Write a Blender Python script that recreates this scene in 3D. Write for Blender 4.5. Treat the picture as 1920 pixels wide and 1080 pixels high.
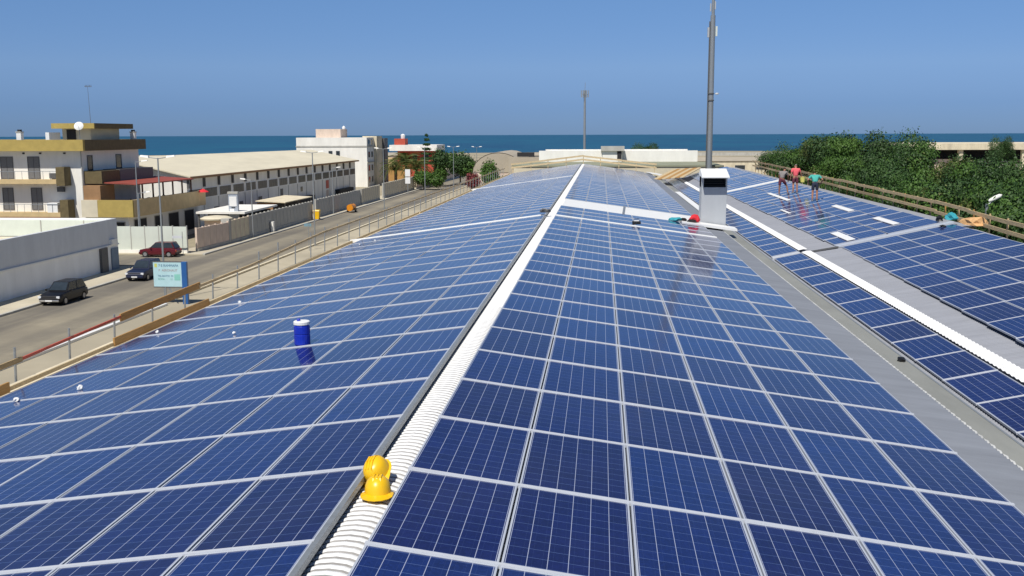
import bpy, bmesh, math, random
import numpy as np
from mathutils import Vector, Matrix
for o in list(bpy.data.objects): bpy.data.objects.remove(o)
S = bpy.context.scene
COL = S.collection
R = math.radians
# ------------------------------------------------------------------ camera
CAM = Vector((1.91, 0.0, 11.5))
cd = bpy.data.cameras.new('camera'); cam = bpy.data.objects.new('camera', cd); COL.objects.link(cam)
cd.sensor_width = 36; cd.lens = 36*1909.35/1920; cd.clip_start = .1; cd.clip_end = 60000
CM = Matrix.Translation(CAM) @ Matrix.Rotation(R(5.02), 4, 'Z') @ Matrix.Rotation(R(90-8.56), 4, 'X') @ Matrix.Rotation(R(-.2), 4, 'Z')
cam.matrix_world = CM
S.camera = cam
# ------------------------------------------------------------------ light
SUN = Vector((-.18, -.53, .83)).normalized()
W = bpy.data.worlds.new('World'); S.world = W; W.use_nodes = True
nt = W.node_tree; bg = nt.nodes['Background']
sky = nt.nodes.new('ShaderNodeTexSky'); sky.sky_type = 'NISHITA'; sky.sun_disc = False
sky.sun_elevation = math.asin(SUN.z); sky.sun_rotation = math.atan2(SUN.x, SUN.y)
sky.altitude = 8000; sky.air_density = 2.0; sky.dust_density = 0.0; sky.ozone_density = 10.0
# sea haze: the same all round the horizon, it takes the glare out of the lowest degrees of the sky
tcw = nt.nodes.new('ShaderNodeTexCoord'); spw = nt.nodes.new('ShaderNodeSeparateXYZ'); nt.links.new(tcw.outputs['Generated'], spw.inputs[0])
rw = nt.nodes.new('ShaderNodeValToRGB'); ce = rw.color_ramp.elements
ce[0].position = 0; ce[0].color = (.28, .355, .55, 1); ce[1].position = .16; ce[1].color = (1.04, .92, .85, 1)
for p_, c_ in ((.30, (1.06, .92, .78, 1)), (.027, (.46, .48, .62, 1)), (.064, (.85, .73, .73, 1)), (.13, (1.02, .91, .84, 1))): e_ = ce.new(p_); e_.color = c_
nt.links.new(spw.outputs[2], rw.inputs[0])
hs = nt.nodes.new('ShaderNodeMix'); hs.data_type = 'RGBA'; hs.blend_type = 'MULTIPLY'; hs.inputs['Factor'].default_value = 1
nt.links.new(sky.outputs[0], hs.inputs['A']); nt.links.new(rw.outputs[0], hs.inputs['B'])
nt.links.new(hs.outputs['Result'], bg.inputs[0]); bg.inputs[1].default_value = .106
sl = bpy.data.lights.new('sun', 'SUN'); sl.energy = 4.9; sl.angle = R(.5); sl.color = (1, .955, .88)
so = bpy.data.objects.new('sun', sl); COL.objects.link(so); so.rotation_euler = SUN.to_track_quat('Z', 'Y').to_euler(); so.location = (-30, -30, 60)
S.view_settings.view_transform = 'Standard'; S.view_settings.look = 'None'
S.view_settings.exposure = 0; S.view_settings.gamma = 1; S.view_settings.use_curve_mapping = False
S.render.engine = 'CYCLES'
rnd = random.Random(7)
# ------------------------------------------------------------------ helpers
def tag(o, label=None, cat=None, group=None, kind=None):
    if label: o['label'] = label
    if cat: o['category'] = cat
    if group: o['group'] = group
    if kind: o['kind'] = kind
    return o
def empty(name, loc=(0, 0, 0), rz=0, label=None, cat=None, group=None):
    o = bpy.data.objects.new(name, None); COL.objects.link(o); o.location = loc; o.rotation_euler = (0, 0, rz)
    o.empty_display_size = .2
    return tag(o, label, cat, group)
class MB:
    def __init__(s): s.v = []; s.f = []; s.m = []
    def face(s, pts, mi=0):
        n = len(s.v); s.v += [tuple(p) for p in pts]; s.f.append(tuple(range(n, n+len(pts)))); s.m.append(mi); return s
    def box(s, a, b, mi=0):
        x0, y0, z0 = [min(p, q) for p, q in zip(a, b)]; x1, y1, z1 = [max(p, q) for p, q in zip(a, b)]
        n = len(s.v)
        s.v += [(x0, y0, z0), (x1, y0, z0), (x1, y1, z0), (x0, y1, z0), (x0, y0, z1), (x1, y0, z1), (x1, y1, z1), (x0, y1, z1)]
        for q in ((0, 3, 2, 1), (4, 5, 6, 7), (0, 1, 5, 4), (1, 2, 6, 5), (2, 3, 7, 6), (3, 0, 4, 7)):
            s.f.append(tuple(n+i for i in q)); s.m.append(mi)
        return s
    def prism(s, bot, top, mi=0):
        n = len(s.v); k = len(bot); s.v += [tuple(p) for p in bot]+[tuple(p) for p in top]
        s.f.append(tuple(n+i for i in reversed(range(k)))); s.f.append(tuple(n+k+i for i in range(k))); s.m += [mi, mi]
        for i in range(k):
            j = (i+1) % k; s.f.append((n+i, n+j, n+k+j, n+k+i)); s.m.append(mi)
        return s
    def tube(s, a, b, r0, r1=None, seg=8, mi=0, cap=True):
        r1 = r0 if r1 is None else r1
        a = Vector(a); b = Vector(b); d = (b-a).normalized()
        u = d.orthogonal().normalized(); w = d.cross(u)
        ra = [a+(u*math.cos(t)+w*math.sin(t))*r0 for t in [2*math.pi*i/seg for i in range(seg)]]
        rb = [b+(u*math.cos(t)+w*math.sin(t))*r1 for t in [2*math.pi*i/seg for i in range(seg)]]
        n = len(s.v); s.v += [tuple(p) for p in ra+rb]
        for i in range(seg):
            j = (i+1) % seg; s.f.append((n+i, n+j, n+seg+j, n+seg+i)); s.m.append(mi)
        if cap:
            s.f.append(tuple(n+i for i in reversed(range(seg)))); s.f.append(tuple(n+seg+i for i in range(seg))); s.m += [mi, mi]
        return s
    def lathe(s, prof, c=(0, 0, 0), seg=16, mi=0):
        n = len(s.v); k = len(prof)
        for r, z in prof:
            for i in range(seg):
                t = 2*math.pi*i/seg; s.v.append((c[0]+r*math.cos(t), c[1]+r*math.sin(t), c[2]+z))
        for a in range(k-1):
            for i in range(seg):
                j = (i+1) % seg; s.f.append((n+a*seg+i, n+a*seg+j, n+(a+1)*seg+j, n+(a+1)*seg+i)); s.m.append(mi)
        s.f.append(tuple(n+i for i in reversed(range(seg)))); s.f.append(tuple(n+(k-1)*seg+i for i in range(seg))); s.m += [mi, mi]
        return s
    def bar(s, a, b, w, h, up=(0, 0, 1), mi=0):
        a = Vector(a); b = Vector(b); d = (b-a).normalized(); sd = d.cross(Vector(up)).normalized()*w/2; u = sd.cross(d).normalized()*h/2
        return s.prism([a-sd-u, a+sd-u, a+sd+u, a-sd+u], [b-sd-u, b+sd-u, b+sd+u, b-sd+u], mi)
    def mesh(s, name, mats, smooth=False):
        me = bpy.data.meshes.new(name); me.from_pydata(s.v, [], s.f)
        for m in (mats if isinstance(mats, (list, tuple)) else [mats]): me.materials.append(m)
        if max(s.m or [0]): me.polygons.foreach_set('material_index', s.m)
        bm = bmesh.new(); bm.from_mesh(me); bmesh.ops.recalc_face_normals(bm, faces=bm.faces); bm.to_mesh(me); bm.free()
        if smooth: me.polygons.foreach_set('use_smooth', [True]*len(me.polygons))
        me.update(); return me
    def build(s, name, mats, parent=None, smooth=False, bevel=0, loc=None):
        o = bpy.data.objects.new(name, s.mesh(name, mats, smooth)); COL.objects.link(o)
        if parent: o.parent = parent
        if loc: o.location = loc
        if bevel:
            b = o.modifiers.new('bevel', 'BEVEL'); b.width = bevel; b.segments = 2; b.limit_method = 'ANGLE'
        return o
def obj(name, me, parent=None, loc=(0, 0, 0), rot=(0, 0, 0), scale=(1, 1, 1)):
    o = bpy.data.objects.new(name, me); COL.objects.link(o); o.parent = parent; o.location = loc; o.rotation_euler = rot; o.scale = scale; return o
def project(p):
    q = CM.inverted() @ Vector(p)
    if q.z > -.05: return None
    f = 1909.35/1920
    return (.5+f*q.x/-q.z, .5-f*q.y/-q.z*16/9)
# ------------------------------------------------------------------ materials
def mat(name, col, rough=.7, metal=0, var=.12, scale=3, bump=0, bscale=60, col2=None, spec=.5, stretch=(1, 1, 1), detail=6, coords='Object'):
    m = bpy.data.materials.new(name); m.use_nodes = True; t = m.node_tree; b = t.nodes['Principled BSDF']
    b.inputs['Roughness'].default_value = rough; b.inputs['Metallic'].default_value = metal; b.inputs['Specular IOR Level'].default_value = spec
    tc = t.nodes.new('ShaderNodeTexCoord'); mp = t.nodes.new('ShaderNodeMapping'); mp.inputs['Scale'].default_value = stretch
    t.links.new(tc.outputs[coords], mp.inputs[0])
    n = t.nodes.new('ShaderNodeTexNoise'); n.inputs['Scale'].default_value = scale; n.inputs['Detail'].default_value = detail; n.inputs['Roughness'].default_value = .65
    t.links.new(mp.outputs[0], n.inputs['Vector'])
    r = t.nodes.new('ShaderNodeValToRGB'); r.color_ramp.elements[0].position = .3; r.color_ramp.elements[1].position = .7
    c2 = col2 or tuple(min(1, c*(1+var)) for c in col); c1 = tuple(c*(1-var) for c in col)
    if col2: c1 = col
    r.color_ramp.elements[0].color = (*c1, 1); r.color_ramp.elements[1].color = (*c2, 1)
    t.links.new(n.outputs['Fac'], r.inputs[0]); t.links.new(r.outputs[0], b.inputs['Base Color'])
    if bump:
        n2 = t.nodes.new('ShaderNodeTexNoise'); n2.inputs['Scale'].default_value = bscale; n2.inputs['Detail'].default_value = 5
        t.links.new(mp.outputs[0], n2.inputs['Vector'])
        bp = t.nodes.new('ShaderNodeBump'); bp.inputs['Strength'].default_value = bump; bp.inputs['Distance'].default_value = .02
        t.links.new(n2.outputs['Fac'], bp.inputs['Height']); t.links.new(bp.outputs[0], b.inputs['Normal'])
    return m
M = {}
M['white_sheet'] = mat('white_sheet', (.80, .80, .79), .55, var=.05, scale=1.2)
M['valley_sheet'] = mat('valley_sheet', (.195, .21, .24), .5, var=.12, scale=1.4, stretch=(.4, 2, 1))
M['grey_sheet'] = mat('grey_sheet', (.27, .28, .31), .5, var=.10, scale=1.6, stretch=(.4, 2, 1))
M['silver'] = mat('anodised_frame', (.45, .48, .54), .42, var=.04, scale=9, spec=.6)
M['rail'] = mat('aluminium_rail', (.52, .54, .58), .45, var=.05, scale=5, spec=.6)
M['steel'] = mat('galvanised_steel', (.30, .32, .33), .45, metal=.4, var=.12, scale=12)
M['dark_steel'] = mat('dark_steel', (.10, .10, .10), .6, var=.2, scale=10)
M['gutter'] = mat('gutter_metal', (.25, .255, .235), .7, var=.14, scale=.9, stretch=(1, .3, 1))
M['groove_shade'] = mat('groove_shade', (.30, .29, .28), .8, var=.3, scale=3)  # shade between the ridge cap humps, put into the colour
M['sheet_end'] = mat('sheet_end', (.52, .52, .50), .6, var=.3, scale=2)
M['flue'] = mat('grey_painted_metal', (.40, .42, .44), .6, var=.06, scale=1.5, stretch=(1, 1, .4))
M['wood'] = mat('weathered_board', (.40, .29, .15), .8, var=.22, scale=6, stretch=(4, .5, 4), bump=.3)
M['wood_pale'] = mat('pale_board', (.55, .43, .25), .8, var=.2, scale=6, stretch=(.6, 4, 4), bump=.3)
M['wood_orange'] = mat('orange_board', (.42, .23, .07), .75, var=.2, scale=7, stretch=(5, .5, 5), bump=.2)
M['wood_old'] = mat('old_board', (.56, .42, .23), .85, var=.25, scale=5, stretch=(4, .5, 4), bump=.3)
M['red_paint'] = mat('red_paint', (.48, .08, .05), .6, var=.2, scale=8)
M['cream_wall'] = mat('cream_plaster', (.62, .56, .42), .85, var=.08, scale=.8, bump=.2)
M['white_wall'] = mat('white_plaster', (.80, .78, .72), .85, var=.10, scale=.6, bump=.2, stretch=(1, 1, .35))
M['grey_wall'] = mat('pale_grey_plaster', (.86, .87, .87), .85, var=.07, scale=.6, bump=.2, stretch=(1, 1, .3))
M['clad'] = mat('grey_cladding', (.62, .64, .66), .6, var=.08, scale=.9, stretch=(1, 1, .3))
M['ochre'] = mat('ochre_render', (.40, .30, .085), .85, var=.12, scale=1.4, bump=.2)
M['olive'] = mat('olive_and_shaded_ochre', (.13, .10, .045), .85, var=.2, scale=2.5, bump=.2)  # olive panels and balcony; also ochre edges with side shade painted in
M['tan'] = mat('tan_render', (.56, .42, .22), .85, var=.12, scale=1.2)
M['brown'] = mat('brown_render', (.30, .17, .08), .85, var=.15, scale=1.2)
M['cream_roof'] = mat('cream_roof_sheet', (.66, .60, .45), .8, var=.09, scale=.35, stretch=(1, .3, 1), bump=.1)
M['dark'] = mat('dark_opening', (.02, .02, .022), .8, var=.3, scale=3)
M['glass'] = mat('window_glass', (.03, .04, .05), .08, var=.3, scale=1.5, spec=.7)
M['pale_glass'] = mat('warehouse_glass', (.045, .055, .06), .3, var=.3, scale=.15, spec=.3)
M['shutter'] = mat('grey_shutter', (.16, .16, .16), .6, var=.2, scale=4, stretch=(1, 1, 6))
M['white_paint'] = mat('white_paint', (.80, .80, .78), .5, var=.04, scale=3)
M['red_tile'] = mat('red_awning', (.28, .06, .04), .75, var=.2, scale=2.5)
M['red_house'] = mat('red_render', (.42, .07, .04), .85, var=.15, scale=1)
M['concrete'] = mat('grey_concrete', (.43, .42, .38), .9, var=.18, scale=.9, bump=.3, stretch=(1, 1, .4))
M['concrete_pink'] = mat('pinkish_concrete', (.66, .53, .43), .9, var=.15, scale=1.1, bump=.3, stretch=(1, 1, .4))
M['concrete_cream'] = mat('cream_concrete', (.66, .58, .42), .9, var=.2, scale=1.1, bump=.3, stretch=(1, 1, .4))
M['panel_mint'] = mat('pale_green_wall', (.62, .66, .58), .85, var=.06, scale=1)
M['beige_roof'] = mat('beige_vault', (.40, .35, .27), .85, var=.08, scale=.5)
M['green_roof'] = mat('lichen_roof', (.26, .27, .19), .9, var=.2, scale=.5)
M['blue_pillar'] = mat('blue_enamel', (.02, .10, .30), .35, var=.1, scale=2)
M['sign_face'] = mat('pale_blue_signboard', (.42, .62, .66), .5, var=.06, scale=2)
M['ink_blue'] = mat('ink_blue', (.03, .13, .26), .6, var=.1)
M['ink_grey'] = mat('ink_red_brown', (.36, .25, .24), .6, var=.1)
M['ink_red'] = mat('ink_red', (.5, .16, .18), .6, var=.1)
M['ink_green'] = mat('ink_green', (.13, .38, .33), .6, var=.1)
M['ink_yellow'] = mat('ink_yellow', (.55, .56, .14), .6, var=.1)
M['yellow'] = mat('yellow_plastic', (.85, .50, .01), .35, var=.05, scale=8)
M['orange'] = mat('orange_plastic', (.70, .25, .01), .4, var=.08, scale=8)
M['blue_plastic'] = mat('blue_plastic', (.008, .03, .42), .35, var=.1, scale=6)
M['teal_cloth'] = mat('teal_cloth', (.03, .30, .36), .8, var=.2, scale=14)
M['tan_cloth'] = mat('tan_cloth', (.62, .36, .16), .85, var=.25, scale=10)
M['red_cloth'] = mat('red_cloth', (.62, .02, .03), .8, var=.2, scale=12)
M['black'] = mat('black_plastic', (.012, .012, .013), .5, var=.2, scale=8)
M['rubber'] = mat('tyre_rubber', (.016, .016, .017), .85, var=.2, scale=8)
M['rim'] = mat('alloy_rim', (.42, .42, .43), .3, metal=.6, var=.1)
M['car_black'] = mat('car_paint_black', (.006, .006, .008), .3, var=.1, spec=.4)
M['car_blue'] = mat('car_paint_navy', (.014, .020, .05), .28, var=.1, spec=.5)
M['car_red'] = mat('car_paint_dark_red', (.10, .008, .014), .25, var=.1, spec=.7)
M['chrome'] = mat('chrome', (.6, .6, .6), .2, metal=.8, var=.05)
M['lamp_glass'] = mat('headlamp_glass', (.7, .72, .75), .15, var=.05, spec=.8)
M['bark'] = mat('bark', (.10, .075, .05), .95, var=.3, scale=6, bump=.6)
M['leaf'] = mat('leaf_green', (.040, .098, .014), .6, scale=.9, col2=(.078, .150, .024), spec=.3)
M['leaf_mid'] = mat('leaf_mid_green', (.032, .080, .018), .6, scale=.9, col2=(.060, .115, .024), spec=.3)
M['leaf_dark'] = mat('leaf_dark_green', (.020, .052, .014), .6, scale=.9, col2=(.045, .090, .022), spec=.3)
M['leaf_olive'] = mat('leaf_olive_green', (.05, .075, .018), .6, scale=.9, col2=(.11, .13, .03), spec=.3)
M['leaf_red'] = mat('bougainvillea_leaf', (.25, .02, .05), .7, scale=1, col2=(.10, .05, .03), spec=.3)
M['skin'] = mat('sunburnt_skin', (.42, .20, .12), .55, var=.08, scale=12)
M['skin_dark'] = mat('tanned_skin', (.26, .12, .07), .55, var=.08, scale=12)
M['hair'] = mat('dark_hair', (.02, .014, .01), .7, var=.3, scale=30)
M['shirt_grey'] = mat('grey_cotton', (.22, .20, .19), .85, var=.15, scale=9)
M['shirt_pink'] = mat('coral_cotton', (.85, .13, .15), .85, var=.12, scale=9)
M['shirt_teal'] = mat('teal_cotton', (.06, .38, .32), .85, var=.12, scale=9)
M['short_dark'] = mat('dark_shorts', (.02, .025, .05), .85, var=.2, scale=9)
M['short_wine'] = mat('wine_shorts', (.14, .03, .05), .85, var=.2, scale=9)
M['shoe'] = mat('grey_shoe', (.25, .25, .26), .7, var=.2, scale=20)

def ground_mat(name, c1, c2, c3, sc):
    m = mat(name, c1, .95, col2=c2, scale=sc, bump=.4, bscale=25)
    t = m.node_tree; b = t.nodes['Principled BSDF']; src = b.inputs['Base Color'].links[0].from_socket
    n = t.nodes.new('ShaderNodeTexNoise'); n.inputs['Scale'].default_value = sc*.12; n.inputs['Detail'].default_value = 8
    tc = t.nodes.new('ShaderNodeTexCoord'); t.links.new(tc.outputs['Object'], n.inputs['Vector'])
    r = t.nodes.new('ShaderNodeValToRGB'); r.color_ramp.elements[0].position = .42; r.color_ramp.elements[1].position = .62
    mx = t.nodes.new('ShaderNodeMix'); mx.data_type = 'RGBA'; mx.inputs['B'].default_value = (*c3, 1)
    t.links.new(n.outputs['Fac'], r.inputs[0]); t.links.new(r.outputs[0], mx.inputs['Factor']); t.links.new(src, mx.inputs['A']); t.links.new(mx.outputs['Result'], b.inputs['Base Color'])
    return m
M['ground'] = ground_mat('sandy_ground', (.33, .28, .19), (.42, .36, .25), (.28, .25, .17), .25)
M['yard'] = ground_mat('yard_concrete', (.40, .35, .25), (.50, .44, .32), (.34, .30, .22), .5)
M['pave'] = ground_mat('pale_pavement', (.50, .45, .33), (.60, .54, .41), (.43, .38, .29), .6)
def asphalt():
    m = ground_mat('worn_asphalt', (.225, .20, .155), (.29, .26, .20), (.20, .18, .145), .8)
    t = m.node_tree; b = t.nodes['Principled BSDF']; src = b.inputs['Base Color'].links[0].from_socket
    tc = t.nodes.new('ShaderNodeTexCoord'); mp = t.nodes.new('ShaderNodeMapping'); mp.inputs['Scale'].default_value = (1, .012, 1)
    t.links.new(tc.outputs['Object'], mp.inputs[0])
    n = t.nodes.new('ShaderNodeTexNoise'); n.inputs['Scale'].default_value = .55; n.inputs['Detail'].default_value = 4; t.links.new(mp.outputs[0], n.inputs['Vector'])
    r = t.nodes.new('ShaderNodeValToRGB'); r.color_ramp.elements[0].position = .38; r.color_ramp.elements[1].position = .6
    r.color_ramp.elements[0].color = (.68, .68, .7, 1); r.color_ramp.elements[1].color = (1.08, 1.06, 1.0, 1)
    mx = t.nodes.new('ShaderNodeMix'); mx.data_type = 'RGBA'; mx.blend_type = 'MULTIPLY'; mx.inputs['Factor'].default_value = 1
    t.links.new(n.outputs['Fac'], r.inputs[0]); t.links.new(src, mx.inputs['A']); t.links.new(r.outputs[0], mx.inputs['B']); t.links.new(mx.outputs['Result'], b.inputs['Base Color'])
    return m
M['asphalt'] = asphalt()
def sea_mat():
    m = bpy.data.materials.new('sea_water'); m.use_nodes = True; t = m.node_tree; b = t.nodes['Principled BSDF']
    b.inputs['Roughness'].default_value = .35; b.inputs['IOR'].default_value = 1.33; b.inputs['Specular IOR Level'].default_value = .12
    tc = t.nodes.new('ShaderNodeTexCoord'); mp = t.nodes.new('ShaderNodeMapping'); mp.inputs['Scale'].default_value = (.004, .0012, 1)
    t.links.new(tc.outputs['Object'], mp.inputs[0])
    n = t.nodes.new('ShaderNodeTexNoise'); n.inputs['Scale'].default_value = 3; n.inputs['Detail'].default_value = 8; t.links.new(mp.outputs[0], n.inputs['Vector'])
    r = t.nodes.new('ShaderNodeValToRGB'); r.color_ramp.elements[0].position = .35; r.color_ramp.elements[1].position = .68
    r.color_ramp.elements[0].color = (.006, .058, .120, 1); r.color_ramp.elements[1].color = (.008, .090, .150, 1)
    t.links.new(n.outputs['Fac'], r.inputs[0]); t.links.new(r.outputs[0], b.inputs['Base Color'])
    n2 = t.nodes.new('ShaderNodeTexNoise'); n2.inputs['Scale'].default_value = .5; n2.inputs['Detail'].default_value = 6; t.links.new(tc.outputs['Object'], n2.inputs['Vector'])
    bp = t.nodes.new('ShaderNodeBump'); bp.inputs['Strength'].default_value = .5; bp.inputs['Distance'].default_value = .5
    t.links.new(n2.outputs['Fac'], bp.inputs['Height']); t.links.new(bp.outputs[0], b.inputs['Normal'])
    return m
M['sea'] = sea_mat()
def cell_mat():
    m = bpy.data.materials.new('solar_cells'); m.use_nodes = True; t = m.node_tree; b = t.nodes['Principled BSDF']
    N = t.nodes.new; L = t.links.new
    b.inputs['Roughness'].default_value = .06; b.inputs['IOR'].default_value = 1.5; b.inputs['Specular IOR Level'].default_value = .5
    uv = N('ShaderNodeUVMap'); uv.uv_map = 'cells'; sp = N('ShaderNodeSeparateXYZ'); L(uv.outputs[0], sp.inputs[0])
    def math_(op, a, v=None, w=None):
        n = N('ShaderNodeMath'); n.operation = op
        for i, x in enumerate((a, v, w)):
            if x is None: continue
            if isinstance(x, (int, float)): n.inputs[i].default_value = x
            else: L(x, n.inputs[i])
        return n.outputs[0]
    def line(c, k, half):           # 1 on a line at every 1/k
        f = math_('FRACT', math_('ADD', math_('MULTIPLY', c, k), .5)); d = math_('ABSOLUTE', math_('SUBTRACT', f, .5))
        return math_('LESS_THAN', d, half)
    lu = line(sp.outputs[0], 1, .016)
    lv = line(sp.outputs[1], 1, .016)
    bus = line(math_('ADD', sp.outputs[0], .25), 2, .007)
    at1 = N('ShaderNodeAttribute'); at1.attribute_type = 'OBJECT'; at1.attribute_name = 'tone'
    at2 = N('ShaderNodeAttribute'); at2.attribute_type = 'GEOMETRY'; at2.attribute_name = 'tone'
    tone = math_('ADD', at1.outputs['Fac'], at2.outputs['Fac'])
    # cell-to-cell difference and crystal grain
    fl = N('ShaderNodeVectorMath'); fl.operation = 'FLOOR'; L(uv.outputs[0], fl.inputs[0])
    cb = N('ShaderNodeCombineXYZ'); L(tone, cb.inputs[2]); ad = N('ShaderNodeVectorMath'); ad.operation = 'ADD'; L(fl.outputs[0], ad.inputs[0]); L(cb.outputs[0], ad.inputs[1])
    wn = N('ShaderNodeTexWhiteNoise'); wn.noise_dimensions = '3D'; L(ad.outputs[0], wn.inputs['Vector'])
    vo = N('ShaderNodeTexVoronoi'); vo.inputs['Scale'].default_value = 7; L(uv.outputs[0], vo.inputs['Vector'])
    sv = N('ShaderNodeSeparateXYZ'); L(vo.outputs['Color'], sv.inputs[0])
    r = N('ShaderNodeValToRGB'); r.color_ramp.elements[0].color = (.0060, .0085, .066, 1); r.color_ramp.elements[1].color = (.0060, .0230, .125, 1)
    e = r.color_ramp.elements.new(.5); e.color = (.0058, .0140, .098, 1)
    L(tone, r.inputs[0])
    br = math_('ADD', math_('MULTIPLY', wn.outputs['Value'], .22), math_('ADD', math_('MULTIPLY', sv.outputs[0], .3), .74))
    mu = N('ShaderNodeMix'); mu.data_type = 'RGBA'; mu.blend_type = 'MULTIPLY'; mu.inputs['Factor'].default_value = 1
    cc = N('ShaderNodeCombineXYZ'); [L(br, cc.inputs[i]) for i in range(3)]
    L(r.outputs[0], mu.inputs['A']); L(cc.outputs[0], mu.inputs['B'])
    m1 = N('ShaderNodeMix'); m1.data_type = 'RGBA'; m1.inputs['B'].default_value = (.10, .16, .34, 1); L(math_('MULTIPLY', math_('MAXIMUM', lv, math_('MULTIPLY', bus, .35)), .8), m1.inputs['Factor']); L(mu.outputs['Result'], m1.inputs['A'])
    m2 = N('ShaderNodeMix'); m2.data_type = 'RGBA'; m2.inputs['B'].default_value = (.40, .44, .56, 1); L(math_('MULTIPLY', lu, .95), m2.inputs['Factor']); L(m1.outputs['Result'], m2.inputs['A'])
    dg = N('ShaderNodeNewGeometry'); dn = N('ShaderNodeTexNoise'); dn.inputs['Scale'].default_value = .55; dn.inputs['Detail'].default_value = 7; L(dg.outputs['Position'], dn.inputs['Vector'])
    m3 = N('ShaderNodeMix'); m3.data_type = 'RGBA'; m3.inputs['B'].default_value = (.46, .45, .43, 1); L(math_('MULTIPLY', math_('POWER', dn.outputs['Fac'], 2.5), .06), m3.inputs['Factor']); L(m2.outputs['Result'], m3.inputs['A'])
    L(m3.outputs['Result'], b.inputs['Base Color'])
    # dust film: faint extra roughness in patches
    tc = N('ShaderNodeTexCoord'); nz = N('ShaderNodeTexNoise'); nz.inputs['Scale'].default_value = .8; geo = N('ShaderNodeNewGeometry'); L(geo.outputs['Position'], nz.inputs['Vector'])
    L(math_('ADD', math_('MULTIPLY', nz.outputs['Fac'], .12), .05), b.inputs['Roughness'])
    return m
M['cells'] = cell_mat()
# ------------------------------------------------------------------ ground, sea
def sheet(name, pts, z, m, kind='structure'):
    b = MB(); b.face([(x, y, z) for x, y in pts]); o = b.build(name, m); o['kind'] = kind
    if o.data.polygons[0].normal.z < 0: o.data.flip_normals()
    return o
sheet('ground', [(-900, -60), (900, -60), (900, 720), (160, 700), (60, 720), (-20, 690), (-120, 640), (-300, 585), (-900, 500)], 0, M['ground'])
sheet('sea', [(-40000, 300), (40000, 300), (40000, 45000), (-40000, 45000)], -1.2, M['sea'])
sheet('road', [(-36.5, -60), (-28.4, -60), (-28.4, 420), (-36.5, 420)], .012, M['asphalt'])
sheet('side_road', [(-140, 86.6), (-36.5, 86.6), (-36.5, 95.2), (-140, 95.2)], .008, M['asphalt'])
sheet('yard', [(-28.1, -60), (-7.6, -60), (-7.6, 300), (-28.1, 300)], .012, M['yard'])
def slab(name, a, b, m, label=None):
    o = MB().box(a, b).build(name, m, bevel=.02); o['kind'] = 'structure'; return o
slab('pavement', (-40.4, -60, 0), (-36.75, 86.2, .12), M['pave'])
slab('pavement', (-40.0, 95.6, 0), (-36.75, 420, .12), M['pave'])
slab('pavement', (-60, 95.6, 0), (-40.0, 96.25, .12), M['pave'])
k = MB()
for y0, y1 in ((-60, 86.2), (95.6, 420)):
    k.box((-36.75, y0, 0), (-36.5, y1, .15))
k.build('kerb', M['concrete'])['kind'] = 'structure'
MB().box((-27.95, -60, 0), (-27.65, 66.6, .16)).build('low_boundary_wall', M['white_paint'])
MB().box((-28.4, 68, 0), (-28.15, 300, .16)).build('kerb', M['concrete_cream'])['kind'] = 'structure'
tag(bpy.data.objects['low_boundary_wall'], 'long low white wall between the road and the factory yard', 'low wall')
# ------------------------------------------------------------------ factory roof
AL = R(7.75); CA, SA = math.cos(AL), math.sin(AL); ZR = 8.5175; XE = .19; CW = 1.01; RP = 1.7221; Y0 = 7.055
bld = empty('factory_building', (0, 55, 0), 0, 'large low factory whose double pitched roof is covered with blue solar panels', 'building')
bld.location = (0, 0, 0)
def corr(name, prof, y0, y1, pitch, amp, m, parent, spp=4, scallop=False, shear=0, shade_mat=None):
    n = max(2, int((y1-y0)/pitch*spp)); ys = np.linspace(y0, y1, n+1)
    w = np.abs(np.sin(np.pi*(ys-y0)/pitch))**.6-1 if scallop else .5*np.cos(2*np.pi*(ys-y0)/pitch)-.5
    k = len(prof); v = np.zeros((n+1, k, 3))
    for i, (x, z) in enumerate(prof): v[:, i, 0] = x; v[:, i, 1] = ys; v[:, i, 2] = z+amp*w
    if shear: v[:, -1, 0] += (ys-y1)*shear; v[:, -2, 0] += (ys-y1)*shear; v[:, -2, 2] += (ys-y1)*shear*.21; v[:, -1, 2] += (ys-y1)*shear*.21
    v = v.reshape(-1, 3)
    a = np.arange(n)[:, None]*k+np.arange(k-1)[None, :]; a = a.ravel()
    f = np.stack([a, a+1, a+k+1, a+k], 1)
    me = bpy.data.meshes.new(name); me.from_pydata(v.tolist(), [], f.tolist()); me.materials.append(m)
    if shade_mat:
        me.materials.append(shade_mat); wm = .5*(w[:-1]+w[1:]) < -.42; me.polygons.foreach_set('material_index', np.repeat(wm, k-1).astype(np.int32))  # low groove faces get the painted shade colour
    me.update()
    return obj(name, me, parent)
RY0, RY1 = 2.0, 107.2
DP = .125
def lz(k): return ZR-k*CW*SA
# white sheets under the panels (both slopes of the first roof), grey weathered sheets to the valley
corr('roof_sheet', [(-7.42, lz(7.15)-DP), (-.16, ZR-DP)], RY0, RY1, .2, .03, M['white_sheet'], bld)
corr('roof_sheet', [(.16, ZR-DP), (6.22, lz(6.03)-DP)], RY0, RY1, .2, .03, M['white_sheet'], bld)
corr('roof_sheet', [(6.225, lz(6.03)-DP-.002), (7.03, lz(6.83)-DP)], RY0, RY1, .11, .022, M['valley_sheet'], bld)
corr('sheet_edge', [(7.032, lz(6.83)-DP+.004), (7.10, lz(6.9)-DP-.02)], RY0, RY1, .22, .05, M['sheet_end'], bld)
corr('ridge_cap', [(-.22, ZR-.115), (-.1, ZR-.072), (0, ZR-.062), (.1, ZR-.072), (.2, ZR-.105)], RY0, RY1, .105, .026, M['white_sheet'], bld, spp=12, scallop=True, shade_mat=M['groove_shade'])
MB().box((-.20, RY0, ZR-.055), (-.155, 38.1, ZR+.004)).build('edge_rail', M['steel'], bld)
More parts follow.
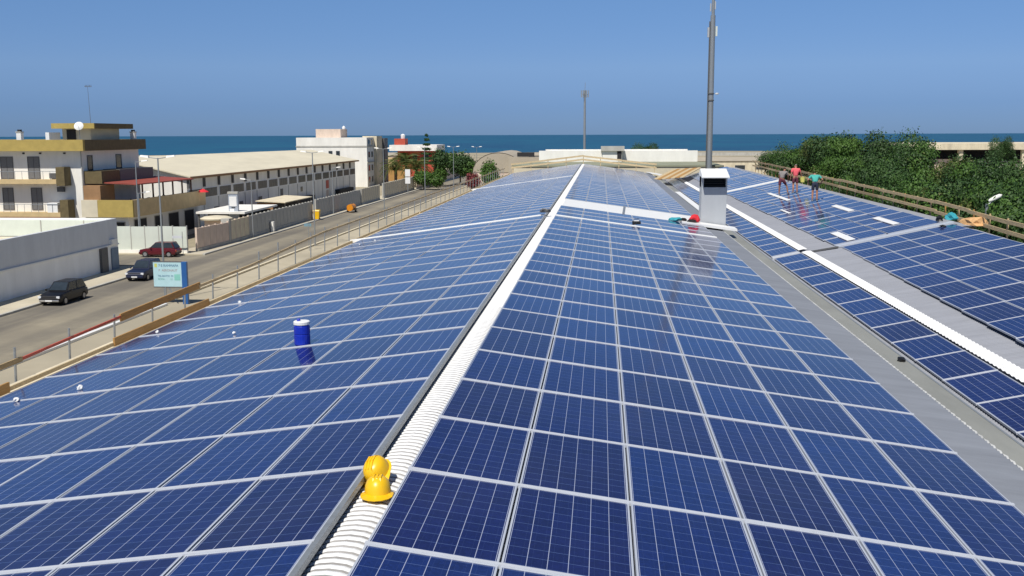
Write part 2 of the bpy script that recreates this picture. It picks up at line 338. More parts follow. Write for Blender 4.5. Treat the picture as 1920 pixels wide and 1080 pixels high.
MB().box((-.20, 38.8, ZR-.055), (-.155, 74.9, ZR+.004)).build('edge_rail', M['steel'], bld)
MB().box((-.20, 75.4, ZR-.055), (-.155, RY1, ZR+.004)).build('edge_rail', M['steel'], bld)
# second roof, a single slope rising to the right
def r2(x):
    P = [(8.2, 6.84), (9.3, 7.06), (10.6, 7.265), (14.65, 8.12), (15.7, 8.08)]
    for (a, za), (b, zb) in zip(P, P[1:]):
        if x <= b: return za+(zb-za)*(x-a)/(b-a)
    return P[-1][1]
corr('roof_sheet', [(8.2, r2(8.2)), (9.3, r2(9.3)), (10.6, r2(10.6)), (14.65, r2(14.65)), (15.35, r2(15.35))], RY0, 38.7, .11, .022, M['grey_sheet'], bld, shear=.032)
corr('roof_sheet', [(8.2, r2(8.2)), (9.3, r2(9.3)), (10.6, r2(10.6)), (14.65, r2(14.65)), (15.7, r2(15.7))], 38.71, RY1, .11, .022, M['grey_sheet'], bld)
corr('white_strip', [(9.34, r2(9.34)+.10), (9.48, r2(9.48)+.115), (9.66, r2(9.66)+.10)], RY0, 38.35, .21, .02, M['white_sheet'], bld)
corr('white_strip', [(9.34, r2(9.34)+.10), (9.48, r2(9.48)+.115), (9.66, r2(9.66)+.10)], 38.9, RY1, .21, .02, M['white_sheet'], bld)
MB().bar((9.7, 38.55, r2(9.7)+.03), (10.7, 38.55, r2(10.7)+.05), .12, .05).build('joint_strip', M['dark_steel'], bld)
# valley gutter
g = MB(); g.prism([(7.0, RY0, 6.7), (8.2, RY0, 6.7), (8.2, RY1, 6.7), (7.0, RY1, 6.7)], [(7.0, RY0, 6.98), (8.2, RY0, 6.90), (8.2, RY1, 6.90), (7.0, RY1, 6.98)])
g.build('valley_gutter', M['gutter'], bld)
MB().box((8.15, RY0, 6.80), (8.19, RY1, 6.91)).build('gutter_lip', M['steel'], bld)
# walls, eaves
MB().prism([(-7.6, RY0+.1, 0), (7.8, RY0+.1, 0), (7.8, RY1-.1, 0), (-7.6, RY1-.1, 0)], [(-7.6, RY0+.1, 6.6), (7.8, RY0+.1, 6.6), (7.8, RY1-.1, 6.6), (-7.6, RY1-.1, 6.6)]).build('wall', M['cream_wall'], bld)
MB().prism([(7.9, RY0+.1, 0), (14.6, RY0+.1, 0), (14.6, RY1-.1, 0), (7.9, RY1-.1, 0)], [(7.9, RY0+.1, 6.5), (14.6, RY0+.1, 7.9), (14.6, RY1-.1, 7.9), (7.9, RY1-.1, 6.5)]).build('wall', M['cream_wall'], bld)
MB().face([(-7.6, RY1, 6.6), (7.8, RY1, 6.6), (7.8, RY1, lz(7.5)-.16), (0, RY1, ZR-.2), (-7.6, RY1, lz(7.4)-.2)]).build('gable_wall', M['cream_wall'], bld)
MB().prism([(-8.05, RY0, lz(7.6)-.35), (-7.43, RY0, lz(7.2)-.35), (-7.43, RY1, lz(7.2)-.35), (-8.05, RY1, lz(7.6)-.35)], [(-8.05, RY0, lz(7.6)-.14), (-7.43, RY0, lz(7.2)-.14), (-7.43, RY1, lz(7.2)-.14), (-8.05, RY1, lz(7.6)-.14)]).build('eave_coping', M['concrete_cream'], bld)
# expansion joints: raised white caps
def joint(name, y, w, h, x0, x1, zf, m):
    b = MB(); n = 3
    for (xa, xb) in ((x0, x1),):
        a, c = zf(xa), zf(xb)
        b.prism([(xa, y, a-.1), (xb, y, c-.1), (xb, y+w, c-.1), (xa, y+w, a-.1)], [(xa, y, a+h), (xb, y, c+h), (xb, y+w, c+h), (xa, y+w, a+h)])
    return b.build(name, m, bld, bevel=.01)
zl = lambda x: ZR-(-XE-x)*math.tan(AL)
zr_ = lambda x: ZR-(x-XE)*math.tan(AL)
joint('expansion_joint', 38.28, .20, .02, -7.7, -.2, zl, M['white_paint'])
joint('expansion_joint', 75.05, .2, .02, -7.7, -.2, zl, M['white_paint'])
joint('expansion_joint', 38.14, .2, .02, .22, 6.2, zr_, M['white_paint'])
joint('expansion_joint', 38.45, .3, .0, 8.3, 9.3, lambda x: 6.93+(x-8.31)*math.tan(R(12)), M['rail'])
joint('expansion_joint', 38.78, .34, -.01, 10.7, 14.9, lambda x: 7.344+(x-10.645)*math.tan(R(12.5)), M['silver'])
joint('expansion_joint', 74.7, .35, .02, 10.7, 14.7, lambda x: 7.344+(x-10.645)*math.tan(R(12.5)), M['white_paint'])
# bare white area in the middle of the right slope, with a cable duct across it
MB().prism([(.24, 43.62, zr_(.24)-.06), (6.3, 43.62, zr_(6.3)-.06), (6.3, 48.3, zr_(6.3)-.06), (.24, 48.3, zr_(.24)-.06)], [(.24, 43.62, zr_(.24)-.02), (6.3, 43.62, zr_(6.3)-.02), (6.3, 48.3, zr_(6.3)-.02), (.24, 48.3, zr_(.24)-.02)]).build('bare_roof_sheet', M['white_paint'], bld)
MB().bar((2.85, 43.6, zr_(2.9)+.01), (3.0, 48.3, zr_(2.95)+.01), .09, .05).build('cable_duct', M['steel'], bld)
MB().prism([(5.3, 43.2, zr_(5.3)-.05), (7.6, 43.2, zr_(7.6)-.05), (7.6, 44.3, zr_(7.6)-.05), (5.3, 44.3, zr_(5.3)-.05)], [(5.3, 43.2, zr_(5.3)+.05), (7.6, 43.2, zr_(7.6)+.05), (7.6, 44.3, zr_(7.6)+.05), (5.3, 44.3, zr_(5.3)+.05)]).build('chimney_flashing', M['white_paint'], bld)
MB().bar((7.2, 50, zr_(7.2)-.05), (7.2, 72, zr_(7.2)-.05), .35, .03).build('valley_flashing', M['white_paint'], bld)
MB().prism([(6.9, 104, zr_(6.9)-.06), (8.3, 104, zr_(8.3)-.06), (7.6, 107, zr_(7.6)-.06), (6.5, 107, zr_(6.5)-.06)], [(6.9, 104, zr_(6.9)), (8.3, 104, zr_(8.3)), (7.6, 107, zr_(7.6)), (6.5, 107, zr_(6.5))]).build('valley_flashing', M['white_paint'], bld)
# ------------------------------------------------------------------ solar panels
PW, PL, PH, FW = .992, 1.680, .042, .017
fb = MB()
x, y = PW/2, PL/2
for a, b in (((-x, -y, -PH), (x, -y+FW, 0)), ((-x, y-FW, -PH), (x, y, 0)), ((-x, -y+FW, -PH), (-x+FW, y-FW, 0)), ((x-FW, -y+FW, -PH), (x, y-FW, 0))): fb.box(a, b)
frame_me = fb.mesh('panel_frame', M['silver'])
gb = MB(); gx, gy = x-FW, y-FW
gb.face([(-gx, -gy, -.004), (gx, -gy, -.004), (gx, gy, -.004), (-gx, gy, -.004)])
glass_me = gb.mesh('cell_sheet', M['cells'])
UVQ = [(-.06, -.1), (6.06, -.1), (6.06, 10.1), (-.06, 10.1)]
def setuv(me, quads):
    uv = me.uv_layers.new(name='cells'); co = []
    for p in me.polygons:
        for li in p.loop_indices:
            v = me.vertices[me.loops[li].vertex_index].co; co += quads(v)
    uv.data.foreach_set('uv', co)
setuv(glass_me, lambda v: (-.06+6.12*(v.x+gx)/(2*gx), -.1+10.2*(v.y+gy)/(2*gy)))
ORD = ['first', 'second', 'third', 'fourth', 'fifth', 'sixth', 'seventh', 'eighth', 'ninth', 'tenth', 'eleventh', 'twelfth', 'thirteenth', 'fourteenth', 'fifteenth', 'sixteenth', 'seventeenth', 'eighteenth', 'nineteenth', 'twentieth', 'twenty-first', 'twenty-second', 'twenty-third', 'twenty-fourth', 'twenty-fifth', 'twenty-sixth', 'twenty-seventh', 'twenty-eighth', 'twenty-ninth', 'thirtieth']
panels = []   # (area, field, col, row, loc, beta)
rails = []
def field(name, x0, z0, beta, sgn, cols, y_starts, xs=lambda y: 0, off=0):
    """columns step away from x0; z follows; beta = tilt about Y"""
    r = 0
    ca, sa = math.cos(beta), math.sin(beta)
    for (ys, n, first) in y_starts:
        for i in range(n):
            yc = ys+i*RP+RP/2
            for c in range(cols):
                d = sgn*(c+.5)*CW
                loc = Vector((x0+d*ca+xs(yc), yc, z0-d*sa+rnd.uniform(-.004, .004)))
                panels.append([0, name, c, r, loc, beta+rnd.gauss(0, .003)])
            if i > 0:
                ye = ys+i*RP
                rails.append(((x0+xs(ye), ye, z0-.010), (x0+sgn*cols*CW*ca+xs(ye), ye, z0-sgn*cols*CW*sa-.010)))
            r += 1
field('left', -XE, ZR, -AL, -1, 7, [(Y0-2*RP, 20, 0), (38.78, 21, 0), (75.4, 18, 0)])
field('right', XE, ZR, AL, 1, 6, [(Y0-2*RP, 20, 0), (38.36, 3, 0), (48.4, 33, 0)])
B2 = -R(12); B3 = -R(12.5)
field('valley', 8.31, 6.93, B2, 1, 1, [(26.129-8*RP, 15, 0), (38.85, 21, 0), (75.3, 18, 0)])
field('far', 10.645, 7.344, B3, 1, 4, [(31.6-12*RP, 16, 0), (39.25, 20, 0), (75.15, 18, 0)], xs=lambda y: .025*(y-31.6) if y < 39 else (0.05*rnd.randint(0, 1)))
for i, (a, b) in enumerate(rails):
    if i % 1 == 0: MB().bar(a, b, RP-PL-.004, .035).build('mounting_rail', M['rail'], bld)
for P in panels:
    loc = P[4]; m = Matrix.Translation(loc) @ Matrix.Rotation(P[5], 4, 'Y')
    pts = [project(m @ Vector((sx*PW/2, sy*PL/2, 0))) for sx, sy in ((-1, -1), (1, -1), (1, 1), (-1, 1))]
    if any(p is None for p in pts): P[0] = 0; P.append(0); continue
    ar = abs(sum(pts[i][0]*pts[(i+1) % 4][1]-pts[(i+1) % 4][0]*pts[i][1] for i in range(4)))/2
    ins = 0
    for a in range(6):
        for b in range(6):
            q = project(m @ Vector(((a/5-.5)*PW, (b/5-.5)*PL, 0)))
            if q and 0 <= q[0] <= 1 and 0 <= q[1] <= 1: ins += 1
    P[0] = ar*ins/36; P.append(ins)
panels.sort(key=lambda p: -p[0])
NI = 300
first_row = {}
for P in panels:
    if P[6] > 0: first_row[P[1]] = min(first_row.get(P[1], 999), P[3])
FT = {'left': 'blue solar panel on left slope, {c} from ridge, {r} row from front',
      'right': 'blue solar panel right of ridge, {c} from ridge, {r} row from front',
      'valley': 'blue solar panel in single column beyond the gutter, {r} row from front',
      'far': 'blue solar panel on far right slope, {c} from grey strip, {r} row from front'}
proto = None
for P in panels[:NI]:
    ar, name, c, r, loc, be, ins = P
    if proto is None:
        root = empty('solar_panel', loc); fr = obj('frame', frame_me, root); gl = obj('cell_sheet', glass_me, root); proto = (root, fr, gl)
    else:
        root = proto[0].copy(); COL.objects.link(root); root.location = loc
        fr = proto[1].copy(); COL.objects.link(fr); fr.parent = root
        gl = proto[2].copy(); COL.objects.link(gl); gl.parent = root
    root.rotation_euler = (0, be, 0)
    gl['tone'] = rnd.random()
    tag(root, FT[name].format(c=ORD[c], r=ORD[r-first_row[name]]), 'solar panel', 'solar panels mounted on the factory roof')
fv, ff, gv, gf, tones, uvs = [], [], [], [], [], []
fco = [tuple(v.co) for v in frame_me.vertices]; fpo = [tuple(p.vertices) for p in frame_me.polygons]
gco = [(-gx, -gy, -.004), (gx, -gy, -.004), (gx, gy, -.004), (-gx, gy, -.004)]
for P in panels[NI:]:
    m = Matrix.Translation(P[4]) @ Matrix.Rotation(P[5], 4, 'Y')
    n = len(fv); fv += [tuple(m @ Vector(v)) for v in fco]; ff += [tuple(n+i for i in p) for p in fpo]
    n = len(gv); gv += [tuple(m @ Vector(v)) for v in gco]; gf.append((n, n+1, n+2, n+3)); tones.append(rnd.random()); uvs += [c for q in UVQ for c in q]
me = bpy.data.meshes.new('panel_field'); nf = len(fv)
me.from_pydata(fv+gv, [], ff+[tuple(nf+i for i in q) for q in gf]); me.materials.append(M['silver']); me.materials.append(M['cells'])
me.polygons.foreach_set('material_index', [0]*len(ff)+[1]*len(gf))
at = me.attributes.new('tone', 'FLOAT', 'FACE'); at.data.foreach_set('value', [0.]*len(ff)+tones)
ul = me.uv_layers.new(name='cells'); ul.data.foreach_set('uv', [0.]*(2*sum(len(f) for f in ff))+uvs)
tag(obj('solar_panel_field', me), 'remaining rows of blue solar panels towards the far end of the roof', 'solar panels', None, 'stuff')
# narrow white sheets left open between panel columns on the far right slope
for x, ya, yb, w in ((12.5, 59, 66, .22), (13.41, 48.2, 51.8, .26), (13.46, 41.1, 44.2, .26), (11.36, 39.4, 42.3, .30), (11.4, 52.5, 55, .12)):
    zz = 7.344+(x-10.645)*math.tan(R(12.5))
    b = MB().prism([(x-w/2, ya, zz+.005-w/2*math.tan(R(12.5))), (x+w/2, ya, zz+.005+w/2*math.tan(R(12.5))), (x+w/2, yb, zz+.005+w/2*math.tan(R(12.5))), (x-w/2, yb, zz+.005-w/2*math.tan(R(12.5)))],
                   [(x-w/2, ya, zz+.025-w/2*math.tan(R(12.5))), (x+w/2, ya, zz+.025+w/2*math.tan(R(12.5))), (x+w/2, yb, zz+.025+w/2*math.tan(R(12.5))), (x-w/2, yb, zz+.025-w/2*math.tan(R(12.5)))]).build('white_board', M['white_paint'])
    lab = {12.5: 'long narrow white board under the feet of the leftmost worker', 13.41: 'white board on the panels right of the worker in teal', 13.46: 'white board nearest the timber guardrail on the far slope',
           11.36: 'white board at the near left corner of the far panel section', 11.4: 'thin white board among the reflections below the workers'}[x]
    tag(b, lab, 'board', 'white boards lying on the far right slope')
# ------------------------------------------------------------------ chimney
ch = empty('roof_chimney', (6.75, 44.9, 7.4), 0, 'square grey white ventilation chimney with black louvre opening rising from the roof', 'chimney')
def CP(m): return m
b = MB().prism([(-.57, -.5, 0), (.50, -.5, 0), (.50, .5, 0), (-.57, .5, 0)], [(-.55, -.5, 1.84), (.53, -.5, 1.84), (.53, .5, 1.84), (-.55, .5, 1.84)]); b.build('shaft', M['flue'], ch, bevel=.01)
b = MB()
b.box((-.55, -.18, 1.84), (.53, .5, 2.28)); b.build('vent_core', M['dark'], ch)
for q in range(4): MB().box((-.46, -.45, 1.89+q*.1), (.46, -.25, 1.905+q*.1)).build('louvre_blade', M['black'], ch)
MB().box((-.55, -.5, 1.842), (-.47, .5, 2.28)).build('side_cheek', M['flue'], ch)
MB().box((.47, -.5, 1.842), (.53, .5, 2.28)).build('side_cheek', M['flue'], ch)
MB().prism([(-.60, -.98, 2.25), (.58, -.98, 2.25), (.58, .56, 2.36), (-.60, .56, 2.36)], [(-.58, -.98, 2.33), (.56, -.98, 2.33), (.55, .20, 2.62), (-.57, .20, 2.62)]).build('hood', M['white_paint'], ch, bevel=.015)
# ------------------------------------------------------------------ guardrails
gl_ = empty('guardrail', (-8.1, 50, 7.2), 0, 'makeshift guardrail of thin posts and boards along the left roof edge', 'guardrail'); gl_.location = (0, 0, 0)
XR = -8.2
yy = 12.8
while yy < 107:
    top = 7.82 if yy < 29 else 8.08
    MB().tube((XR, yy, 7.05), (XR+.03, yy, top+rnd.uniform(0, .12)), .022, seg=6).build('post', M['steel'], gl_)
    yy += 1.82
def board(name, x, ya, za, yb, zb, w, h, m, par): return MB().bar((x, ya, za), (x, yb, zb), w, h).build(name, m, par)
XB = XR+.05
board('rail_board', XB, 10, 7.60, 16.6, 7.66, .03, .09, M['wood'], gl_)
board('rail_board', XB, 16.6, 7.66, 20.3, 7.74, .03, .05, M['red_paint'], gl_)
board('rail_board', XB, 20.3, 7.72, 24.6, 7.78, .035, .16, M['wood_orange'], gl_)
ys = [24.5, 28.4, 32.3, 36.2, 41, 46, 51, 56, 61, 66, 71, 76, 81, 86, 91, 96, 101, 106.5]
for a, c in zip(ys, ys[1:]):
    board('rail_board', XB+rnd.uniform(0, .02), a, 7.76+min(1, max(0, (a-27)/9))*.26, c+.15, 7.76+min(1, max(0, (c-27)/9))*.26, .03, .07, M['wood_old'], gl_)
ZT = zl(-7.62)
board('toe_board', -7.62, 9, ZT-.02, 15.3, ZT-.02, .035, .17, M['wood_orange'], gl_)
board('toe_board', -7.64, 15.3, ZT-.06, 18.9, ZT-.06, .03, .07, M['wood_pale'], gl_)
board('toe_board', -7.62, 18.9, ZT-.02, 23.8, ZT-.02, .035, .17, M['wood_orange'], gl_)
for a, c in ((23.8, 30), (30, 34.5), (34.5, 39), (39, 45), (45, 53), (53, 62), (62, 72), (72, 84), (84, 96), (96, 106.5)):
    board('toe_board', -7.63+rnd.uniform(-.03, .03), a, ZT-.05, c, ZT-.05, .035, .09, rnd.choice([M['wood_pale'], M['wood_old']]), gl_)
gr = empty('guardrail', (15.9, 60, 8), 0, 'timber guardrail with two weathered rails along the right roof edge by the trees', 'guardrail'); gr.location = (0, 0, 0)
def gx_(y): return 15.15+(y-30)*.055 if y < 43 else 15.87+(y-43)*.0025
def gz_(y): return 8.40+min(1, (y-28)/67)*.45
ys = [22, 27, 31, 35, 39.5, 44, 48.5, 53, 57.5, 62, 66.5, 71, 75.5, 80, 84.5, 89, 93.5, 97.5]
for a, c in zip(ys, ys[1:]):
    for dz, jit in ((.13, .03), (-.24, .03)):
        j = rnd.uniform(-jit, jit)
        MB().bar((gx_(a), a, gz_(a)+dz+j), (gx_(c), c+.2, gz_(c)+dz+j+rnd.uniform(-.02, .02)), .045, .13).build('rail_board', rnd.choice([M['wood_old'], M['wood_old'], M['wood']]), gr)
y = 24.
while y < 97:
    MB().bar((gx_(y)+.05, y, 7.5), (gx_(y)+.05, y, gz_(y)+.22), .05, .05, up=(0, 1, 0)).build('post', M['wood_old'] if int(y) % 3 else M['wood_orange'], gr); y += 1.9
ge = empty('guardrail', (0, 107.5, 8), 0, 'pale timber boards guarding the far gable end of the roof', 'guardrail'); ge.location = (0, 0, 0)
for z0 in (9.28, 8.92):
    for s in (-1, 1):
        for a, c in ((0, 3.9), (3.8, 7.6)):
            MB().bar((s*a, 107.5+rnd.uniform(0, .03), z0-a*.115+rnd.uniform(-.03, .03)), (s*c, 107.5, z0-c*.115), .045, .17).build('rail_board', M['wood_pale'], ge)
for s in (-7.4, -5.5, -3.7, -1.8, 0, 1.8, 3.7, 5.5, 7.4):
    MB().bar((s, 107.58, 7.4), (s, 107.58, 9.36-abs(s)*.115), .07, .07, up=(0, 1, 0)).build('post', M['wood_pale'], ge)
# parapet under those boards
MB().prism([(-8, 107.25, 7.0), (8, 107.25, 7.0), (8, 107.42, 7.0), (-8, 107.42, 7.0)], [(-8, 107.25, 7.4), (8, 107.25, 7.4), (8, 107.42, 7.4), (-8, 107.42, 7.4)]).build('gable_parapet', M['white_wall'], bld)
# planks stacked over the valley at the far end
for i in range(7):
    x0 = 6.6+i*.42
    p = MB().bar((x0, 92.5+.1*i, 7.45+.035*i), (x0+2.6, 103+.2*i, 8.05+.02*i), .34, .05).build('scaffold_plank', M['wood_orange' if i % 2 else 'wood_pale'])
    tag(p, 'rough brown scaffold plank across the far valley end, '+ORD[i]+' from the left', 'plank', 'scaffold planks over the valley')
# ------------------------------------------------------------------ things on the roof
def helmet(loc, rot, label, m):
    h = empty('hard_hat', loc, 0, label, 'hard hat', 'hard hats left on the ridge strip'); h.rotation_euler = rot
    b = MB(); seg = 20; prof = [(.0, .150), (.04, .147), (.075, .135), (.105, .108), (.122, .07), (.128, .03), (.130, 0)]
    n = 0
    for r, z in prof:
        for i in range(seg):
            t = 2*math.pi*i/seg; b.v.append((r*.88*math.cos(t), r*1.08*math.sin(t), z))
    for a in range(len(prof)-1):
        for i in range(seg):
            j = (i+1) % seg; b.f.append((a*seg+i, a*seg+j, (a+1)*seg+j, (a+1)*seg+i)); b.m.append(0)
    b.build('shell', m, h, smooth=True)
    q = MB()
    for i in range(seg):
        t0, t1 = 2*math.pi*i/seg, 2*math.pi*(i+1)/seg
        def ring(t, o):
            f = max(0, -math.sin(t))**1.5; e = o*(.018+.075*f); return ((.114+e)*math.cos(t)*1.0, (.140+e)*math.sin(t), .004-o*.018*(.3+f))
        q.face([ring(t0, 0), ring(t1, 0), ring(t1, 1), ring(t0, 1)])
    o = q.build('brim', m, h); sm = o.modifiers.new('thick', 'SOLIDIFY'); sm.thickness = .006
    for xx in (-.03, 0, .03):
        rb = MB()
        pts = [(xx, -.115, .075), (xx, -.07, .138), (xx, 0, .155), (xx, .07, .140), (xx, .12, .075)]
        for a, c in zip(pts, pts[1:]): rb.bar(a, c, .012, .012, up=(1, 0, 0))
        rb.build('crown_rib', m, h)
    cr = MB().lathe([(.095, .02), (.09, .06), (.06, .09)], seg=12); cr.build('cradle', M['orange'], h)
    return h
helmet((.03, 8.22, 8.475), (R(-8), 0, R(6)), 'yellow hard hat resting upright on the white ridge, nearest the camera', M['yellow'])
helmet((-.05, 8.60, 8.525), (R(34), R(-16), R(-16)), 'yellow hard hat tipped on top behind the other hat on the ridge', M['yellow'])
# blue keg on the left slope
kg = empty('plastic_keg', (-2.9, 15.85, 8.14), 0, 'small blue plastic keg with white lid standing on the left slope panels', 'keg')
MB().lathe([(.118, 0), (.128, .02), (.130, .17), (.124, .175), (.124, .19), (.130, .195), (.128, .31), (.115, .34)], seg=20).build('body', M['blue_plastic'], kg, smooth=False)
MB().lathe([(.118, .34), (.132, .342), (.132, .385), (.12, .395)], seg=20).build('lid', M['white_paint'], kg)
MB().lathe([(.03, .395), (.03, .425), (.026, .43)], c=(-.05, .0, 0), seg=10).build('spout_cap', M['blue_plastic'], kg)
# scraps and tools
def crumple(name, loc, s, m, label, cat, group=None, flat=.6, seed=0):
    r = random.Random(seed); bm = bmesh.new(); bmesh.ops.create_icosphere(bm, subdivisions=2, radius=1)
    for v in bm.verts: v.co *= r.uniform(.62, 1.12); v.co = Vector((v.co.x*s[0], v.co.y*s[1], max(v.co.z, -.35)*s[2]))
    me = bpy.data.meshes.new(name); bm.to_mesh(me); bm.free(); me.materials.append(m)
    o = obj(name, me, None, (loc[0], loc[1], loc[2]+.3*s[2])); return tag(o, label, cat, group)
def lpt(u, w):  # on left slope: x, y -> z
    return (u, w, zl(u)+.01)
for i, (xx, yy_) in enumerate([(-6.65, 13.9), (-5.85, 14.25), (-7.15, 14.0), (-6.4, 22.6), (-6.6, 35.3), (-6.3, 36.4), (-6.9, 19.3), (-4.8, 17.9)]):
    s = .045 if i < 3 else rnd.uniform(.03, .045)
    crumple('paper_scrap', lpt(xx, yy_), (s, s*1.4, s), M['white_paint'], 'small crumpled white scrap on left slope, '+ORD[int((-XE-xx)/CW)]+' column from ridge, '+ORD[int((yy_-Y0)/RP)+1]+' row', 'scrap', 'white scraps on the left slope', seed=i)
crumple('ridge_clamp', (-.2, 38.3, ZR+.1), (.22, .25, .12), M['dark_steel'], 'dark brown metal lump on the ridge where the cross joint meets it', 'clamp', seed=31)
tb = empty('tool_box', (3.25, 38.9, zr_(3.25)), 0, 'small black tool case with white top on the right slope panels', 'tool case')
MB().box((-.16, -.1, .02), (.16, .1, .14)).build('case', M['black'], tb, bevel=.02); MB().box((-.09, -.09, .142), (.09, .09, .17)).build('top', M['white_paint'], tb); MB().bar((-.1, 0, .22), (.1, 0, .22), .03, .02).build('handle', M['black'], tb)
crumple('teal_rag', (5.05, 43.75, zr_(5.05)+.0), (.34, .3, .13), M['teal_cloth'], 'teal rag bundled beside the bare white roof area', 'rag', seed=4)
crumple('black_glove', (5.4, 43.7, zr_(5.4)+.03), (.14, .15, .12), M['black'], 'black glove lying between the teal rag and red jacket', 'glove', seed=5)
crumple('red_jacket', (5.85, 43.8, zr_(5.85)+.07), (.26, .25, .24), M['red_cloth'], 'crumpled bright red jacket at the foot of the chimney', 'jacket', seed=6)
crumple('black_bag', (5.72, 43.5, zr_(5.72)+.06), (.22, .16, .1), M['black'], 'small black bag in front of the red jacket', 'bag', seed=8)
crumple('black_cloth', (8.03, 20.9, 6.92), (.1, .14, .07), M['black'], 'small black cloth lying on the valley gutter edge', 'cloth', seed=9)
crumple('teal_jacket', (15.0, 39.5, 8.30), (.30, .3, .2), M['teal_cloth'], 'teal work jacket dropped at the near right end of the panel joint', 'jacket', seed=10)
crumple('black_bag', (14.62, 39.6, 8.24), (.15, .2, .15), M['black'], 'black bag left of the teal jacket near the timber guardrail', 'bag', seed=14)
crumple('cardboard_pile', (15.45, 38.3, 8.22), (.5, .7, .24), M['tan_cloth'], 'flattened tan cardboard heap by the timber guardrail', 'cardboard', seed=11)
crumple('black_tool', (14.3, 38.2, 8.14), (.12, .1, .06), M['black'], 'small black tool at the corner of the near right panel section', 'tool', seed=12)
